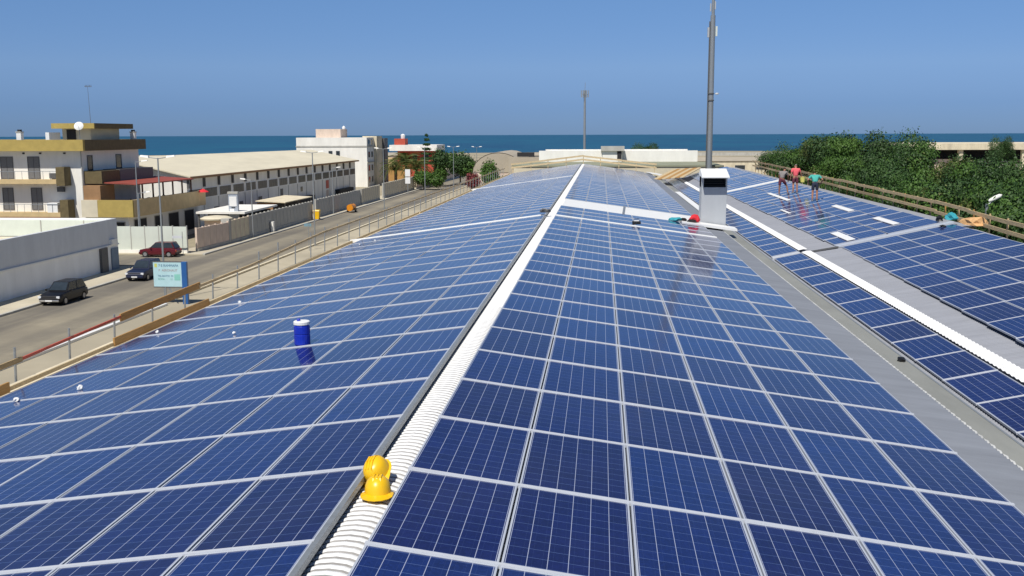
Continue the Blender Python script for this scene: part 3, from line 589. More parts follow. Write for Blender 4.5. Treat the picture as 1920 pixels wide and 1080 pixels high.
# ------------------------------------------------------------------ people
def skin_mesh(name, verts, edges, radii, root, m, parent, sub=2):
    me = bpy.data.meshes.new(name); me.from_pydata(verts, edges, []); o = bpy.data.objects.new(name, me); COL.objects.link(o)
    sk = o.modifiers.new('skin', 'SKIN'); sk.use_smooth_shade = True
    for i, r in enumerate(radii):
        rr = r if isinstance(r, tuple) else (r, r)
        me.skin_vertices[0].data[i].radius = rr; me.skin_vertices[0].data[i].use_root = (i == root)
    s = o.modifiers.new('sub', 'SUBSURF'); s.levels = sub; s.render_levels = sub
    dg = bpy.context.evaluated_depsgraph_get(); nm = bpy.data.meshes.new_from_object(o.evaluated_get(dg)); nm.name = name
    bpy.data.objects.remove(o); nm.materials.clear(); nm.materials.append(m)
    nm.polygons.foreach_set('use_smooth', [True]*len(nm.polygons))
    return obj(name, nm, parent)
def person(loc, rz, pose, label, mats):
    P = pose; root = empty('person', loc, rz, label, 'person', 'workers standing on the far right slope')
    names = list(P.keys()); V = [P[n] for n in names]; ix = {n: i for i, n in enumerate(names)}
    chain = [('pelvis', 'waist'), ('waist', 'chest'), ('chest', 'neck'), ('neck', 'jaw'), ('jaw', 'skull')]
    for s in 'LR':
        chain += [('chest', 'sh'+s), ('sh'+s, 'el'+s), ('el'+s, 'wr'+s), ('wr'+s, 'pa'+s), ('pelvis', 'hip'+s), ('hip'+s, 'kn'+s), ('kn'+s, 'calf'+s), ('calf'+s, 'an'+s), ('an'+s, 'toe'+s)]
    rad = dict(pelvis=(.13, .11), waist=(.125, .10), chest=(.15, .115), neck=.055, jaw=.085, skull=.095)
    for s in 'LR': rad.update({'sh'+s: .062, 'el'+s: .043, 'wr'+s: .030, 'pa'+s: (.038, .022), 'hip'+s: .088, 'kn'+s: .058, 'calf'+s: .056, 'an'+s: .040, 'toe'+s: .038})
    skin_mesh('body', V, [(ix[a], ix[b]) for a, b in chain], [rad[n] for n in names], ix['pelvis'], mats['skin'], root)
    v = lambda n: Vector(P[n])
    def sub(name, pts, edges, rr, m): skin_mesh(name, [tuple(p) for p in pts], edges, rr, 0, m, root)
    sl = [v('sh'+s).lerp(v('el'+s), .7) for s in 'LR']
    sub('shirt', [v('waist').lerp(v('pelvis'), .8), v('waist'), v('chest'), v('chest').lerp(v('neck'), .5), v('shL'), sl[0], v('shR'), sl[1]], [(0, 1), (1, 2), (2, 3), (2, 4), (4, 5), (2, 6), (6, 7)],
        [(.155, .13), (.15, .125), (.175, .135), .075, .085, .068, .085, .068], mats['shirt'])
    kl = [v('hip'+s).lerp(v('kn'+s), .8) for s in 'LR']
    sub('shorts', [v('pelvis'), v('pelvis').lerp(v('waist'), .6), v('hipL'), kl[0], v('hipR'), kl[1]], [(0, 1), (0, 2), (2, 3), (0, 4), (4, 5)], [(.15, .13), (.14, .12), .108, .088, .108, .088], mats['shorts'])
    up = (v('skull')-v('neck')).normalized(); fw = Vector((0, 1, 0)); fw = (fw-up*fw.dot(up)).normalized()
    hc = v('skull')
    sub('hair', [hc+up*.045-fw*.012, hc-up*.03-fw*.05], [(0, 1)], [.085, .07], mats['hair'])
    f = MB(); sd = up.cross(fw)
    face = MB()
    for s in (-1, 1):
        face.box(tuple(hc+fw*.085+sd*.033*s-up*.02-Vector((.009, .009, .006))), tuple(hc+fw*.085+sd*.033*s-up*.02+Vector((.009, .009, .006))))
    face.build('eye', M['hair'], root)
    nb = MB().prism([tuple(hc+fw*.085-up*.03+sd*.006), tuple(hc+fw*.085-up*.03-sd*.006), tuple(hc+fw*.085-up*.075-sd*.016), tuple(hc+fw*.085-up*.075+sd*.016)], [tuple(hc+fw*.098-up*.035+sd*.003), tuple(hc+fw*.098-up*.035-sd*.003), tuple(hc+fw*.118-up*.072-sd*.008), tuple(hc+fw*.118-up*.072+sd*.008)]); nb.build('nose', mats['skin'], root)
    for s in 'LR':
        pa, wr = v('pa'+s), v('wr'+s); d = (pa-wr).normalized(); w = d.cross(Vector((0, 1, 0)) if abs(d.y) < .8 else Vector((1, 0, 0))).normalized(); nrm = w.cross(d)
        hv, he, hr = [tuple(wr), tuple(pa)], [(0, 1)], [.028, (.036, .020)]
        for i, ln in enumerate((.075, .085, .08, .06)):
            b0 = pa+w*(.026-.0175*i); p1 = b0+d*ln*.55+nrm*.008; p2 = b0+d*ln+nrm*.03
            n = len(hv); hv += [tuple(b0), tuple(p1), tuple(p2)]; he += [(1, n), (n, n+1), (n+1, n+2)]; hr += [.010, .009, .0075]
        t0 = wr+d*.02+w*.03; t1 = t0+w*.028+d*.03; t2 = t1+d*.03+nrm*.012; n = len(hv)
        hv += [tuple(t0), tuple(t1), tuple(t2)]; he += [(0, n), (n, n+1), (n+1, n+2)]; hr += [.013, .010, .008]
        skin_mesh('hand', hv, he, hr, 0, mats['skin'], root, sub=1)
        a, t = v('an'+s), v('toe'+s); dd = (t-a); dd.z = 0; dd = dd.normalized()
        sub('shoe', [a+Vector((0, 0, -.03))-dd*.04, a.lerp(t, .5)+Vector((0, 0, -.02)), t+Vector((0, 0, -.0))], [(0, 1), (1, 2)], [.048, .046, .042], M['shoe'])
    return root
stand = dict(pelvis=(0, 0, .95), waist=(0, 0, 1.10), chest=(0, .01, 1.33), neck=(0, .02, 1.50), jaw=(0, .05, 1.57), skull=(0, .04, 1.66),
             shL=(-.20, 0, 1.42), elL=(-.27, -.03, 1.14), wrL=(-.28, .06, .90), paL=(-.28, .09, .82), shR=(.20, 0, 1.42), elR=(.27, -.03, 1.14), wrR=(.28, .06, .90), paR=(.28, .09, .82),
             hipL=(-.095, 0, .90), knL=(-.11, .02, .49), calfL=(-.115, 0, .34), anL=(-.12, -.02, .08), toeL=(-.14, .15, .035), hipR=(.095, 0, .90), knR=(.11, .02, .49), calfR=(.115, 0, .34), anR=(.12, -.02, .08), toeR=(.14, .15, .035))
p1 = dict(stand); p1.update(waist=(.02, .05, 1.09), chest=(.05, .16, 1.29), neck=(.08, .25, 1.43), jaw=(.09, .31, 1.49), skull=(.09, .33, 1.57), shL=(-.15, .16, 1.38), elL=(-.20, .16, 1.12), wrL=(-.16, .24, .90), paL=(-.14, .28, .83), shR=(.25, .17, 1.38), elR=(.33, .24, 1.12), wrR=(.30, .34, .92), paR=(.29, .38, .85),
                             hipR=(.10, .02, .90), knR=(.24, .26, .58), calfR=(.30, .22, .42), anR=(.36, .14, .16), toeR=(.42, .28, .10))
p2 = dict(stand); p2.update(elR=(.33, .02, 1.16), wrR=(.40, .10, .95), paR=(.42, .12, .87), chest=(0, .04, 1.32), knL=(-.10, .08, .50), anL=(-.12, .02, .08), toeL=(-.13, .18, .035))
p3 = dict(stand); p3.update(waist=(0, .06, 1.08), chest=(0, .22, 1.26), neck=(0, .36, 1.36), jaw=(0, .44, 1.38), skull=(0, .50, 1.42), shL=(-.21, .22, 1.33), elL=(-.38, .14, 1.12), wrL=(-.30, .32, .93), paL=(-.28, .37, .87), shR=(.21, .22, 1.33), elR=(.40, .14, 1.14), wrR=(.33, .34, .98), paR=(.31, .40, .92))
fz = lambda x: 7.344+(x-10.645)*math.tan(R(12.5))+.01
person((12.75, 63.0, fz(12.75)), R(-25), p1, 'dark haired worker in grey shirt stepping forward on the panels, leftmost of three', dict(skin=M['skin_dark'], shirt=M['shirt_grey'], shorts=M['short_wine'], hair=M['hair']))
person((13.46, 62.4, fz(13.46)), R(8), p2, 'worker in coral red shirt and dark shorts beside a yellow bucket', dict(skin=M['skin'], shirt=M['shirt_pink'], shorts=M['short_wine'], hair=mat('grey_hair', (.3, .26, .22), .8)))
person((13.24, 55.6, fz(13.24)), R(-6), p3, 'worker in teal shirt and navy shorts bending forward with elbows out', dict(skin=M['skin'], shirt=M['shirt_teal'], shorts=M['short_dark'], hair=M['hair']))
bk = empty('bucket', (13.92, 62.6, fz(13.92)+.55), 0, 'pale yellow bucket held by the worker in the coral shirt', 'bucket')
MB().lathe([(.12, 0), (.16, .3), (.17, .3), (.165, .31)], seg=14).build('pail', mat('pale_yellow', (.78, .72, .18), .5), bk)
h = MB(); pts = [(.16*math.cos(t), 0, .3+.13*math.sin(t)) for t in [math.pi*i/6 for i in range(7)]]
for a, c in zip(pts, pts[1:]): h.tube(a, c, .006, seg=5)
h.build('handle', M['steel'], bk)
# ------------------------------------------------------------------ windows
def window(par, axis, c, w, h, m=None, depth=.12, mull=1, fm=None, name='window'):
    """axis '-y': on a wall at y=c[1]; '+x': on a wall at x=c[0]; c = middle of the opening"""
    fm = fm or M['shutter']; m = m or M['glass']; t = .07
    b = MB()
    def bx(mb, a0, a1, z0, z1, d0, d1):
        if axis == '-y': mb.box((c[0]+a0, c[1]-d1, c[2]+z0), (c[0]+a1, c[1]-d0, c[2]+z1))
        else: mb.box((c[0]+d0, c[1]+a0, c[2]+z0), (c[0]+d1, c[1]+a1, c[2]+z1))
    bx(b, -w/2, w/2, -h/2, -h/2+t, .002, .06); bx(b, -w/2, w/2, h/2-t, h/2, .002, .06); bx(b, -w/2, -w/2+t, -h/2+t, h/2-t, .002, .06); bx(b, w/2-t, w/2, -h/2+t, h/2-t, .002, .06)
    for i in range(1, mull+1):
        q = -w/2+w*i/(mull+1); bx(b, q-t/3, q+t/3, -h/2+t, h/2-t, .002, .05)
    f = b.build(name, fm, par); p = MB(); bx(p, -w/2+t, w/2-t, -h/2+t, h/2-t, .002, .025); p.build('pane', m, f)
    return f
# ------------------------------------------------------------------ apartment building
ab = empty('apartment_building', (-58, 107, 0), 0, 'white three storey apartment block with ochre parapet bands and red terrace roof', 'building'); ab.location = (0, 0, 0)
X0, X1, YF, YB = -70, -51.2, 101.0, 114.0
MB().box((X0, YF, 0), (X1, YB, 10.02)).build('wall', M['white_wall'], ab)
pb = MB(); zb, zt = 10.02, 11.15
pb.box((X0-.8, YF-1.15, zb), (X1+.8, YF-.75, zt)); pb.build('parapet', M['ochre'], ab)
MB().box((X1+.55, YF-.74, zb+.002), (X1+.8, YB+.3, zt)).build('parapet', M['olive'], ab)  # same ochre band, its shaded side painted darker
MB().box((X0-.8, YF-.74, zb+.002), (X1+.54, YB+.2, zb+.2)).build('roof_slab', M['concrete'], ab)
MB().box((X0-.8, YB+.02, zb+.2), (X1+.54, YB+.2, zt)).build('parapet', M['ochre'], ab)
pent = MB().box((-55.0, 104.5, zb+.2), (-51.9, 111, 12.3)).build('penthouse', M['cream_wall'], ab)
MB().box((-54.5, 104.44, 10.6), (-53.5, 104.5, 12.2)).build('door', M['dark'], pent)
MB().box((-55.7, 103.6, 12.3), (-51.0, 103.8, 12.85)).build('slab_edge', M['ochre'], pent)
MB().box((-51.2, 103.81, 12.302), (-51.0, 112.6, 12.85)).build('slab_edge', M['olive'], pent)  # right edge of the ochre slab, shade put into the colour
MB().box((-55.7, 103.81, 12.302), (-51.21, 112.6, 12.8)).build('slab', M['ochre'], pent)
MB().box((-55.6, 102.2, zb+.2), (-55.2, 104.4, 11.9)).build('stair_wall', M['white_paint'], ab)
for (cx, cy) in ((-57.9, 101.4), (-50.9, 112.3)):
    c = MB().box((cx-.25, cy-.25, zt-.2), (cx+.25, cy+.25, zt+.75)).build('chimney', M['white_paint'], ab); MB().box((cx-.3, cy-.3, zt+.753), (cx+.3, cy+.3, zt+.85)).build('chimney_cap', M['concrete'], c); MB().box((cx-.16, cy-.16, zt+.852), (cx+.16, cy+.16, zt+1.05)).build('chimney_pot', M['dark'], c)
sd = empty('satellite_dish', (-52.3, 102.9, 12.55), 0, 'white satellite dish standing before the penthouse of the apartment block', 'satellite dish')
dm = MB(); 
for i in range(4):
    for j in range(16):
        def q(i, j): r = .48*i/4; t = 2*math.pi*j/16; return (r*math.cos(t), -.15+.6*r*r, r*math.sin(t))
        dm.face([q(i, j), q(i, j+1), q(i+1, j+1), q(i+1, j)])
dm.build('dish', M['white_paint'], sd).rotation_euler = (R(-25), 0, R(10)); MB().tube((0, .1, 0), (0, .1, -2.3), .03, seg=6).build('pole', M['steel'], sd); MB().tube((0, -.1, 0), (.05, -.5, .1), .02, seg=5).build('arm', M['steel'], sd)
an = empty('aerial_mast', (-53.6, 108, 12.8), 0, 'thin aerial mast with small antenna on the penthouse roof', 'antenna')
MB().tube((0, 0, 0), (-.1, 0, 4.0), .025, .015, seg=5).build('pole', M['dark_steel'], an)
an2 = MB()
for q in range(5): an2.bar((-.35+.16*q, 0, 3.95), (-.35+.16*q, 0, 4.2), .03, .03, up=(0, 1, 0))
an2.bar((-.45, 0, 4.05), (.35, 0, 4.05), .04, .04); an2.build('antenna', M['dark_steel'], an)
# upper floor front
for (cx, w) in ((-56.4, 1.3), (-59.3, 1.4), (-63, 1.3)): window(ab, '-y', (cx, YF, 8.3), w, 2.3, M['shutter'], mull=1, fm=M['dark_steel'])
for (cx, w) in ((-56.3, 1.2), (-59.4, 1.2), (-63, 1.3)): window(ab, '-y', (cx, YF, 5.1), w, 2.3, M['shutter'], mull=1, fm=M['dark_steel'])
for z0, x1 in ((6.85, -53.4), (3.5, -53.2)):
    bal = MB().box((X0, YF-1.3, z0-.15), (x1, YF-.002, z0+.28)).build('balcony', M['tan'], ab)
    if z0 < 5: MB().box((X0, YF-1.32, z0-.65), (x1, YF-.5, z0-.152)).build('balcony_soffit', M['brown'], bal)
    MB().box((x1+.02, YF-1.3, z0-.35), (x1+.9, YF-.002, z0+1.55)).build('end_panel', M['olive'], bal)
    rb = MB()
    for i in range(22): rb.box((X0+.2+i*.75, YF-1.25, z0+.28), (X0+.23+i*.75, YF-1.22, z0+1.1))
    rb.box((X0, YF-1.26, z0+1.1), (x1, YF-1.21, z0+1.14)); rb.build('railing', M['steel'], bal)
MB().box((-54.6, YF-.4, 7.2), (-53.9, YF-.003, 7.75)).build('air_conditioner', M['dark_steel'], ab)
MB().box((-53.9, YF-.35, 5.85), (-53.2, YF-.003, 6.35)).build('air_conditioner', M['dark_steel'], ab)
MB().box((-54.6, YF-1.2, 3.78), (-53.5, YF-.4, 4.75)).build('balcony_cupboard', M['white_paint'], ab)
MB().tube((X1-.05, YF-.06, 1), (X1-.05, YF-.06, 10), .06, seg=6).build('downpipe', M['concrete'], ab)
for cx in (-57.4, -55.6, -53): MB().box((cx-.1, YF-.12, 9.7), (cx+.1, YF-.003, 9.85)).build('wall_lamp', M['dark'], ab)
# side face
for cy, w in ((102.6, 1.1), (109, 1.3)): window(ab, '+x', (X1, cy, 8.7), w, 1.7, M['glass'], mull=0, fm=M['dark_steel'])
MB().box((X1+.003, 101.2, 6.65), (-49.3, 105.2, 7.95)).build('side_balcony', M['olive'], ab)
MB().box((X1+.003, 105.3, 6.7), (-49.3, 113.4, 8.0)).build('side_balcony', M['dark_steel'], ab)
# terrace block
MB().box((X1+.003, 100.6, 0), (-46.4, 118.6, 3.30)).build('terrace_wall', M['white_wall'], ab)
MB().box((-51.0, 99.9, 3.302), (-49.3, 100.3, 5.05)).build('terrace_parapet', M['cream_wall'], ab)
MB().box((-49.28, 99.9, 3.302), (-45.55, 100.15, 5.05)).build('terrace_parapet', M['ochre'], ab)
MB().box((-45.8, 100.16, 3.302), (-45.55, 119.2, 5.05)).build('terrace_parapet', M['tan'], ab)
MB().box((-51.0, 100.31, 3.302), (-45.81, 119.2, 3.6)).build('terrace_floor', M['concrete'], ab)
MB().box((-50.9, 100.31, 3.61), (-49.1, 103.4, 6.5)).build('store_room', M['brown'], ab)
aw = MB().prism([(-51.1, 101.5, 6.75), (-45.7, 101.5, 6.5), (-45.7, 116.2, 6.45), (-51.1, 116.2, 6.75)], [(-51.1, 101.5, 6.9), (-45.7, 101.5, 6.62), (-45.7, 116.2, 6.57), (-51.1, 116.2, 6.9)]).build('terrace_roof', M['red_tile'], ab)
for i in range(6):
    MB().box((-45.98, 103+i*2.55, 3.6), (-45.84, 103.14+i*2.55, 6.48)).build('terrace_post', mat('terrace_timber', (.10, .05, .03), .8) if i == 0 else bpy.data.materials['terrace_timber'], ab)
for cx in (-48.7, -47.3): window(ab, '-y', (cx, 100.6, 1.8), 1.1, 2.0, M['dark'], mull=0, fm=M['concrete'])
for cy, w in ((103.2, 3.0), (107.6, 2.0), (111.6, 2.8), (116, 2.8)): window(ab, '+x', (-46.4, cy, 1.75), w, 2.4, M['dark'], mull=0, fm=M['concrete'])
rt = random.Random(3)
for i in range(5):
    crumple('potted_plant', (-48.6+.3*(i % 2), 106+i*2.1, 3.9), (.4, .45, .7), M['leaf_dark'], 'dark potted plant on the terrace under the red roof, '+ORD[i]+' from the near end', 'plant', 'potted plants on the red roofed terrace', seed=40+i)
um = MB().lathe([(.7, 0), (.4, .2), (.05, .38)], c=(-45.2, 117.6, 4.9), seg=10).build('red_parasol', M['red_cloth']); tag(um, 'closed looking red parasol top at the far terrace corner', 'parasol')
# ------------------------------------------------------------------ walled unit at the left
wu = empty('walled_yard_building', (-45, 70, 0), 0, 'long low grey white building with bare side wall beside the parked black car', 'building'); wu.location = (0, 0, 0)
for (ya, yb, xa, xb) in ((30, 85.0, -39.2, -40.05),):
    MB().prism([(xa+.4, ya, 0), (xb, yb, 0), (xb-.3, yb, 0), (xa+.1, ya, 0)], [(xa+.4, ya, 2.18), (xb, yb, 2.18), (xb-.3, yb, 2.18), (xa+.1, ya, 2.18)]).build('lower_wall', M['grey_wall'], wu)
    MB().prism([(xa+.43, ya, 2.30), (xb+.03, yb, 2.30), (xb-.3, yb, 2.30), (xa+.1, ya, 2.30)], [(xa+.43, ya, 4.2), (xb+.03, yb, 4.45), (xb-.3, yb, 4.45), (xa+.1, ya, 4.2)]).build('upper_cladding', M['clad'], wu)
    MB().prism([(xa+.55, ya, 2.182), (xb+.15, yb, 2.182), (xb-.3, yb, 2.182), (xa+.1, ya, 2.182)], [(xa+.55, ya, 2.298), (xb+.15, yb, 2.298), (xb-.3, yb, 2.298), (xa+.1, ya, 2.298)]).build('ledge', M['white_paint'], wu)
MB().box((-75, 84.7, 0), (-40.36, 85, 4.45)).build('end_wall', M['grey_wall'], wu)
MB().box((-75, 84.55, 2.9), (-40.36, 84.697, 4.3)).build('parapet_panel', M['panel_mint'], wu)
for i in range(9): MB().box((-74+i*3.9, 84.5, 2.9), (-73.93+i*3.9, 84.549, 4.3)).build('panel_joint', M['concrete'], wu)
MB().box((-75, 30, 2.6), (-40.3, 84.5, 2.85)).build('roof_deck', M['cream_roof'], wu)
MB().box((-50, 72, 2.85), (-46.5, 72.4, 3.0)).build('roof_vent', M['concrete'], wu)
MB().box((-40.33, 81.5, 0.12), (-39.75, 82.6, 2.17)).build('doorway', M['dark_steel'], wu)
MB().box((-40.0, 83.6, .12), (-39.9, 84.8, 1.95)).build('door', mat('blue_grey_door', (.16, .22, .30), .6), wu)
MB().box((-40.1, 83.4, 2.32), (-39.75, 84.4, 2.75)).build('wall_box', M['white_paint'], wu)
# ------------------------------------------------------------------ boundary walls
def fence(name, p, q, n, h, m, ribm, label, base=None, lean=.0, joint=.10):
    e = empty(name, (p[0], p[1], 0), math.atan2(q[1]-p[1], q[0]-p[0]), label, 'wall')
    Ln = math.hypot(q[0]-p[0], q[1]-p[1]); w = Ln/n; b0 = .42
    MB().box((0, -.14, 0), (Ln, .14, b0)).build('plinth', base or M['concrete'], e)
    me = MB().box((joint/2, -.07, b0), (w-joint/2, .07, h)).mesh('wall_panel', m); rb = MB().box((-joint/2, -.10, b0), (joint/2, .10, h+.1)).mesh('rib', ribm)
    for i in range(n):
        o = obj('wall_panel', me if rnd.random() > .0 else me, e, (i*w, 0, rnd.uniform(-.03, .03)))
        obj('rib', rb, e, (i*w, 0, 0))
    obj('rib', rb, e, (Ln, 0, 0)); return e
fence('panel_wall', (-45.6, 96.3), (-38.5, 96.3), 5, 2.72, M['panel_mint'], M['concrete'], 'pale green white panelled wall behind the parked red car', M['white_wall'], joint=.07)
fence('panel_wall', (-38.1, 97.6), (-37.75, 105.3), 5, 2.4, M['concrete_pink'], M['concrete_pink'], 'pinkish concrete panel wall at the street corner')
MB().box((-38.5, 105.35, .12), (-37.6, 105.9, 2.75)).build('gate_pillar', M['concrete']); tag(bpy.data.objects['gate_pillar'], 'grey concrete gate pillar at the end of the pinkish wall', 'pillar')
fence('panel_wall', (-37.7, 106), (-37.7, 111.5), 4, 2.5, M['concrete_cream'], M['concrete_pink'], 'cream stained concrete panel wall just past the gate pillar')
fence('panel_wall', (-37.7, 111.6), (-37.7, 137), 18, 2.55, M['concrete'], M['concrete'], 'grey ribbed concrete wall ending at the yellow bin')
fence('panel_wall', (-37.9, 139.5), (-37.9, 166), 18, 2.6, M['concrete'], M['concrete'], 'grey ribbed concrete wall behind the orange trailer')
fence('panel_wall', (-37.7, 166.1), (-37.7, 180), 9, 2.7, M['concrete_cream'], M['concrete'], 'weathered cream concrete wall beneath the tall white office block')
fence('panel_wall', (-37.7, 183), (-37.7, 214), 16, 2.8, M['concrete_cream'], M['concrete'], 'far cream and grey wall in front of the palms')
fence('panel_wall', (-37.5, 216), (-36.5, 300), 26, 2.8, M['concrete_pink'], M['concrete_cream'], 'most distant roadside wall fading toward the beige vaulted hall')
MB().box((-37.4, 118.5, .12), (-37.1, 119.1, 1.3)).build('meter_post', M['white_wall']); tag(bpy.data.objects['meter_post'], 'small pale meter post against the grey ribbed wall', 'post')
# ------------------------------------------------------------------ warehouse
wh = empty('warehouse', (-48, 165, 0), 0, 'long warehouse with wide cream roof and a row of strip windows', 'building'); wh.location = (0, 0, 0)
A = Vector((-48.7, 121.3, 0)); Bv = Vector((-48.7, 207.6, 0)); L_ = (Bv-A).length; ang = math.atan2(Bv.y-A.y, Bv.x-A.x)
fr_ = Matrix.Translation(A) @ Matrix.Rotation(ang, 4, 'Z')
def wp(s, t, z): return tuple(fr_ @ Vector((s, t, z)))      # s along the wall, t to the left (inside)
def ez(s): return 6.72-.12*s/L_
def rzv(s): return 8.75-.3*s/L_
MB().prism([wp(0, 0, 0), wp(L_, 0, 0), wp(L_, 9, 0), wp(0, 9, 0)], [wp(0, 0, ez(0)-.1), wp(L_, 0, ez(L_)-.1), wp(L_, 9, rzv(L_)-.1), wp(0, 9, rzv(0)-.1)]).build('wall', M['white_wall'], wh)
rf = MB().prism([wp(-.6, -.7, ez(0)-.28), wp(L_+.2, -.7, ez(L_)-.28), wp(L_+.2, 9.2, rzv(L_)), wp(-.6, 9.2, rzv(0))], [wp(-.6, -.7, ez(0)-.13), wp(L_+.2, -.7, ez(L_)-.13), wp(L_+.2, 9.2, rzv(L_)+.15), wp(-.6, 9.2, rzv(0)+.15)]).build('roof', M['cream_roof'], wh)
MB().prism([wp(-.6, 9.21, rzv(0)), wp(L_+.2, 9.21, rzv(L_)), wp(L_+.2, 26, 5.6), wp(-.6, 26, 5.6)], [wp(-.6, 9.21, rzv(0)+.14), wp(L_+.2, 9.21, rzv(L_)+.14), wp(L_+.2, 26, 5.7), wp(-.6, 26, 5.7)]).build('roof', M['cream_roof'], wh)
MB().prism([wp(-.62, -.84, ez(0)-.42), wp(L_+.2, -.84, ez(L_)-.42), wp(L_+.2, -.71, ez(L_)-.42), wp(-.62, -.71, ez(0)-.42)], [wp(-.62, -.84, ez(0)-.16), wp(L_+.2, -.84, ez(L_)-.16), wp(L_+.2, -.71, ez(L_)-.16), wp(-.62, -.71, ez(0)-.16)]).build('gutter', M['brown'], wh)
def whbox(name, s0, s1, z0, z1, d, m, par): 
    e0, e1 = ez(s0)-6.72, ez(s1)-6.72
    return MB().prism([wp(s0, -d, z0+e0), wp(s1, -d, z0+e1), wp(s1, -.002, z0+e1), wp(s0, -.002, z0+e0)], [wp(s0, -d, z1+e0), wp(s1, -d, z1+e1), wp(s1, -.002, z1+e1), wp(s0, -.002, z1+e0)]).build(name, m, par)
nb = 17; bw = L_/nb
for i in range(nb):
    s0 = i*bw
    whbox('pilaster', s0, s0+.14, 0, 3.6, .06, M['concrete'], wh); whbox('bracket', s0, s0+.26, 5.1, 6.3, .3, M['dark_steel'], wh)
    f = whbox('window', s0+.45, s0+bw-.25, 3.65, 4.95, .05, M['grey_wall'], wh)
    for q in range(4):
        ww = (bw-.9)/4; whbox('pane', s0+.53+q*ww, s0+.47+(q+1)*ww, 3.75, 4.87, .07, M['pale_glass'], f)
whbox('wall_sign', 63.5, 65.4, 1.9, 3.4, .06, M['red_paint'], wh); whbox('wall_sign', 63.6, 65.2, .3, 1.6, .05, M['concrete_pink'], wh)
for s0, w_, h_ in ((8.5, 1.6, 2.3), (18, 1.4, 2.4), (26, 1.6, 2.6), (36.5, 1.3, 3.2)): whbox('door', s0, s0+w_, 0.1, h_, .05, M['dark_steel'], wh)
whbox('loading_opening', 14, 16.5, .1, 2.0, .04, M['dark'], wh); whbox('small_window', 47.5, 48.6, 2.2, 3.0, .05, M['pale_glass'], wh)
for s0, w_ in ((44, 9), (70, 11)): whbox('shed_opening', s0, s0+w_, 0, 1.35, .9, M['dark'], wh)
# far end tower block
ob = empty('office_block', (-56, 235, 0), 0, 'tall white flat roofed office block at the far end of the warehouse', 'building'); ob.location = (0, 0, 0)
MB().box((-66.5, 226, 0), (-50.4, 233, 8.9)).build('wall', M['white_wall'], ob)
MB().box((-66.6, 225.9, 8.902), (-50.3, 233.1, 9.2)).build('string_course', M['concrete'], ob)
MB().box((-66.5, 226, 9.202), (-50.4, 233, 11.0)).build('parapet', M['white_wall'], ob)
MB().box((-62.5, 228, 11.002), (-56.8, 234, 12.9)).build('roof_house', M['concrete_pink'], ob)
MB().box((-50.39, 225.9, 5.4), (-50.2, 233, 5.65)).build('string_course', M['concrete'], ob)
for cx, w in ((-63.3, 2.0), (-58.7, .9), (-57.0, .9)): window(ob, '-y', (cx, 226, 7.4), w, 1.3, M['glass'], mull=0)
for z in (1.6, 4.2, 7.2, 9.9):
    for cy in (228, 231): window(ob, '+x', (-50.4, cy, z), 1.4, 1.3, M['glass'], mull=0)
MB().box((-53, 233.12, 0), (-49.7, 239, 11.3)).build('stair_tower', M['concrete_cream'], ob); MB().box((-53, 239.1, 0), (-49.2, 243, 10.8)).build('stair_tower', M['dark_steel'], ob)
tk = MB().lathe([(.35, 0), (.4, .4), (.1, .75)], c=(-57.3, 233, 12.9), seg=10).build('roof_tank', M['white_paint']); tag(tk, 'small white tank on the roof house of the office block', 'water tank')
# red house
rh = empty('red_house', (-46, 266, 0), 0, 'red house with thick white roof slab behind the palms', 'house'); rh.location = (0, 0, 0)
MB().box((-50.5, 261, 0), (-41, 272, 7.5)).build('wall', M['red_house'], rh); MB().box((-52.3, 259.5, 7.502), (-40, 273, 9.0)).build('roof_slab', M['white_wall'], rh)
MB().box((-51.5, 262, 9.002), (-48.7, 266, 10.6)).build('penthouse', M['red_house'], rh); MB().lathe([(.5, 0), (.6, .9), (.2, 1.2)], c=(-49.4, 263, 10.6), seg=10).build('water_tank', M['white_paint'], rh)
MB().box((-60, 262, 0), (-50.6, 270, 5.6)).build('wing', M['tan'], rh); MB().box((-52, 255, 0), (-47, 259, 3.6)).build('porch', M['wood_orange'], rh)
for cx in (-49, -46, -43): window(rh, '-y', (cx, 261, 5.8), 1.2, 1.6, M['glass'], mull=0)
# beige vaulted hall
vh = empty('vaulted_hall', (-18, 215, 0), 0, 'beige barrel roofed hall left of the far end of the solar roof', 'building'); vh.location = (0, 0, 0)
vb = MB(); n = 12; prof = [(-18.8+5.2*math.cos(math.pi-math.pi*i/n), 4.0+4.0*math.sin(math.pi*i/n)) for i in range(n+1)]
for (a, za), (b_, zb_) in zip(prof, prof[1:]): vb.face([(a, 205, za), (b_, 205, zb_), (b_, 235, zb_), (a, 235, za)])
vb.build('vault', M['beige_roof'], vh, smooth=True)
MB().face([(p[0], 205.1, p[1]) for p in prof]).build('end_wall', M['beige_roof'], vh)
MB().box((-24.0, 205.2, 0), (-13.6, 235, 4.0)).build('wall', M['concrete_pink'], vh); MB().box((-14.8, 203, 7.2), (-11.5, 205, 8.0)).build('dormer', M['dark'], vh); MB().box((-16.5, 202.6, 0), (-9, 204.9, 7.1)).build('annex', M['beige_roof'], vh)
